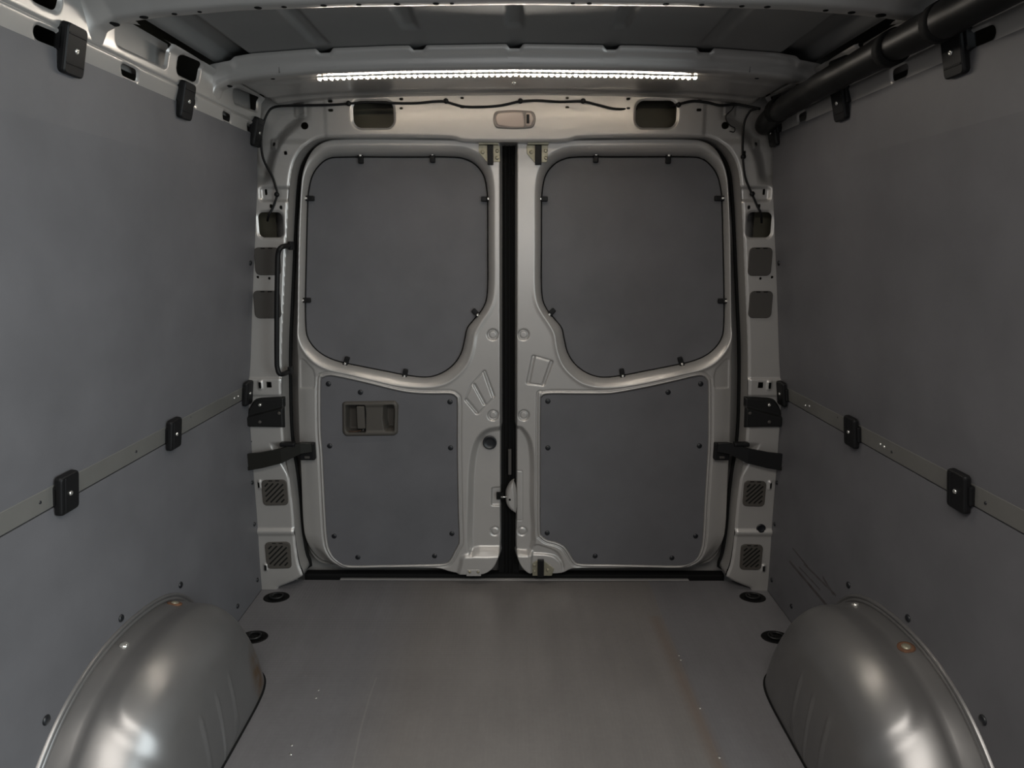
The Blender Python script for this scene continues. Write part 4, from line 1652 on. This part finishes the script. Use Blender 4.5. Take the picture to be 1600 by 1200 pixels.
# ------------------------------------------------------------------ wheel arches
def wheel_arch(side):
    w = 'left' if side < 0 else 'right'
    root = empty('wheel_arch', (side * .76, 1.25, 0))
    tag(root, 'rounded silver steel wheel arch rising from the floor against the %s wall' % w, 'wheel arch')
    # outline of the arch on the wall (y, z)
    prof = np.array([(.865, -.001), (.885, .07), (.915, .125), (.955, .178), (1.003, .224), (1.0587, .268), (1.12, .298), (1.183, .315), (1.25, .322), (1.34, .318), (1.42, .304), (1.49, .275), (1.545, .225), (1.578, .16), (1.597, .08), (1.605, -.001)])
    tt = np.linspace(0, 1, 121)
    L = np.concatenate([[0], np.cumsum(np.linalg.norm(np.diff(prof, axis=0), axis=1))]); L /= L[-1]
    # smooth resample
    W = np.stack([np.interp(tt, L, prof[:, 0]), np.interp(tt, L, prof[:, 1])], 1)
    for _ in range(30):
        W[1:-1] = .5 * W[1:-1] + .25 * (W[:-2] + W[2:])
    D = .207
    xw = .8705
    yc = 1.25
    cols = 90
    V = []
    S = np.linspace(0, 1, cols + 1)
    nt = len(tt)

    def shape(i, s):
        """s 0..1: from wall to the middle of the inner face"""
        a = s * 1.0
        n = 3.3 + 2.6 * (1 - min(W[i][1] / .26, 1)) ** 1.3
        # first stretch along depth, then across the face
        th = a * math.pi / 2
        dx = D * (math.sin(th) ** (2 / n)) if th > 0 else 0
        r = (max(math.cos(th), 0) ** (2 / n))
        y, z = W[i]
        zz = z * r
        yy = yc + (y - yc) * (.04 + .96 * r) * (1 - .09 * (dx / D) ** 2)
        # inner box narrows towards the rear a little: follow photo's rear corner
        return xw - dx, yy, zz * (1 - .055 * (dx / D))
    # the superellipse crowds points; use a blended parameter
    G = np.zeros((nt, cols + 1, 3))
    for i in range(nt):
        for j, s in enumerate(S):
            G[i, j] = shape(i, s ** .85 if s < 1 else 1)
    # displacement along normals for the pressings
    for _pass in range(1):
        du = np.gradient(G, axis=0); dv = np.gradient(G, axis=1)
        N = np.cross(du, dv)
        N /= np.maximum(np.linalg.norm(N, axis=2, keepdims=True), 1e-9)
        # make it point outwards (towards centre / up)
        ref = G - np.array([xw, yc, 0])
        ref[..., 0] = -np.abs(ref[..., 0]) - .01
        sgn = np.sign((N * ref).sum(2)); sgn[sgn == 0] = 1
        N *= sgn[..., None]
        disp = np.zeros((nt, cols + 1))
        X, Y, Z = G[..., 0], G[..., 1], G[..., 2]
        # flat-topped oval pad on the crown
        pad = rr(.738, 1.285, .064, .225, .06, X, Y)
        disp += .0065 * ss(-.010, .024, pad) * ss(.12, .17, Z)
        # ribs on the inner face
        for yy in (1.19, 1.26, 1.327):
            disp += .0035 * (1 - ss(.002, .008, np.abs(Y - yy))) * ss(.012, .03, Z) * (1 - ss(.155, .185, Z)) * ss(.70, .685, X)
        # shallow gutter along the wall
        disp -= .004 * gauss(X - (xw - .045), .012) * ss(.02, .08, Z)
        # fade on the closing edges
        disp *= ss(0, .01, Z + .001) 
        G = G + N * disp[..., None]
    V = G.reshape(-1, 3)
    Fc = []
    c1 = cols + 1
    for i in range(nt - 1):
        for j in range(cols):
            Fc.append((i * c1 + j, (i + 1) * c1 + j, (i + 1) * c1 + j + 1, i * c1 + j + 1))
    V = V.copy()
    V[:, 0] *= side
    V[:, 2] = np.maximum(V[:, 2], -.001)
    o = raw('shell', V, Fc, M['arch'], root)
    bm = bmesh.new(); bm.from_mesh(o.data)
    bmesh.ops.remove_doubles(bm, verts=bm.verts, dist=1e-5)
    bmesh.ops.recalc_face_normals(bm, faces=bm.faces)
    bm.to_mesh(o.data); bm.free()
    o.data.polygons.foreach_set('use_smooth', [True] * len(o.data.polygons))
    # dark sealing bead round the foot
    foot = [(side * g_[0], g_[1], .0015) for g_ in G[0, 4:]] + [(side * g_[0], g_[1], .0015) for g_ in G[-1, 4:][::-1]]
    fb = [foot[0]]
    for f_ in foot[1:]:
        if math.dist(f_, fb[-1]) > .006: fb.append(f_)
    q = tube('sealing_bead', fb, .004, M['rubber'], root, 6, True, 1)
    # ribbed flange strip on the wall along the arch
    T = np.gradient(W, axis=0); T /= np.linalg.norm(T, axis=1, keepdims=True)
    nn = np.stack([-T[:, 1], T[:, 0]], 1)
    V, Fc = [], []
    secp = []
    for k in range(33):
        q = k / 32
        dd = -.012 + .030 * q                # across the strip
        hgt = .004 + .0030 * abs(math.sin(q * math.pi * 3)) if 0 < k < 32 else -.003
        secp.append((dd, hgt))
    for i in range(nt):
        for dd, hh in secp:
            y, z = W[i] + nn[i] * dd
            V.append((side * (.872 - .0015 - hh), y, max(z, -.001)))
    m_ = len(secp)
    for i in range(nt - 1):
        for k in range(m_ - 1):
            Fc.append((i * m_ + k, i * m_ + k + 1, (i + 1) * m_ + k + 1, (i + 1) * m_ + k))
    o = raw('flange', V, Fc, M['arch'], root, flip=(side > 0))
    o['label'] = 'ribbed flange strip along the wall'
    # washers
    for (yy, rust) in (((1.44, True), (1.235, False)) if side < 0 else ((1.44, False), (1.235, True))):
        i = int(np.argmin(np.abs(W[:, 0] - yy) + (W[:, 1] < .2)))
        y, z = W[i]
        up = Vector((side * -.18, nn[i][0], nn[i][1])).normalized()
        j = 0
        x = xw - .022
        base = Vector((side * x, y, z + .0005))
        # nearest shell point
        g = G.reshape(-1, 3)
        k = int(np.argmin((g[:, 0] - x) ** 2 + (g[:, 1] - y) ** 2 + (g[:, 2] - z) ** 2))
        base = Vector((side * g[k][0], g[k][1], g[k][2]))
        if rust:
            q = lathe('rust_ring', [(.0175, -.003), (.0175, .0004), (.013, .0012)], base, up, M['rust'], root, 20)
            q['label'] = 'rust stain round the washer'
        lathe('washer', [(.0095, -.002), (.0095, .002), (.006, .004), (.002, .0042)], base, up, M['chrome'] if not rust else M['zinc'], root, 16)
    if side < 0:
        # rust bloom at the rear inner foot: thin scab of rust lying on the shell
        pass


for s in (-1, 1):
    wheel_arch(s)


# ------------------------------------------------------------------ lashing points in the floor
def lashing(px, py, label, ring=True, rad=.045):
    p = on_z(px, py, 0)
    root = empty('lashing_point', (p[0], p[1], 0))
    tag(root, label, 'lashing point', 'lashing points in the floor')
    x, y = p[0], p[1]
    n = 28
    V, Fc = [], []
    prof = [(rad * 1.04, 0.0002), (rad * 1.0, .0026), (rad * .93, .0026), (rad * .88, .0006), (.001, .0006)]
    for (r, h) in prof:
        for k in range(n):
            a = 2 * math.pi * k / n
            V.append((x + r * math.cos(a) * 1.0, y + r * math.sin(a) * .75, h))
    for i in range(len(prof) - 1):
        for k in range(n):
            j = (k + 1) % n
            Fc.append((i * n + k, i * n + j, (i + 1) * n + j, (i + 1) * n + k))
    raw('cup', V, Fc, M['rubber'], root)
    mring = M['bracket']
    if ring:
        pts = []
        for k in range(13):
            a = 2 * math.pi * k / 12
            pts.append((x + .022 * math.cos(a), y + .017 * math.sin(a), .006))
        o = tube('ring', pts, .0035, mring, root, 8, False, 2)
        o['label'] = 'dull steel ring'
        box('staple', (x - .012, y, .006), (.008, .016, .009), mring, root, .002)


lashing(432, 933.5, 'dark oval lashing ring in the floor at the foot of the left rear pillar', True, .042)
lashing(1176, 933.5, 'dark oval lashing ring in the floor at the foot of the right rear pillar', True, .042)
lashing(396, 996, 'dark oval lashing ring in the floor against the rear of the left wheel arch', True, .042)
lashing(1212, 996, 'dark oval lashing ring in the floor against the rear of the right wheel arch', True, .042)

# screws in the floor
fl = bpy.data.objects['floor']
for px, py in ((456, 1164), (454, 1178), (498, 1078), (494, 1090), (1061, 1024), (1064, 1031), (1094, 1106), (1124, 1183)):
    p = on_z(px, py, 0)
    lathe('floor_screw', [(.0035, -.001), (.0035, .0006), (.0015, .0002)], (p[0], p[1], 0), (0, 0, 1), M['chrome'], fl, 10)
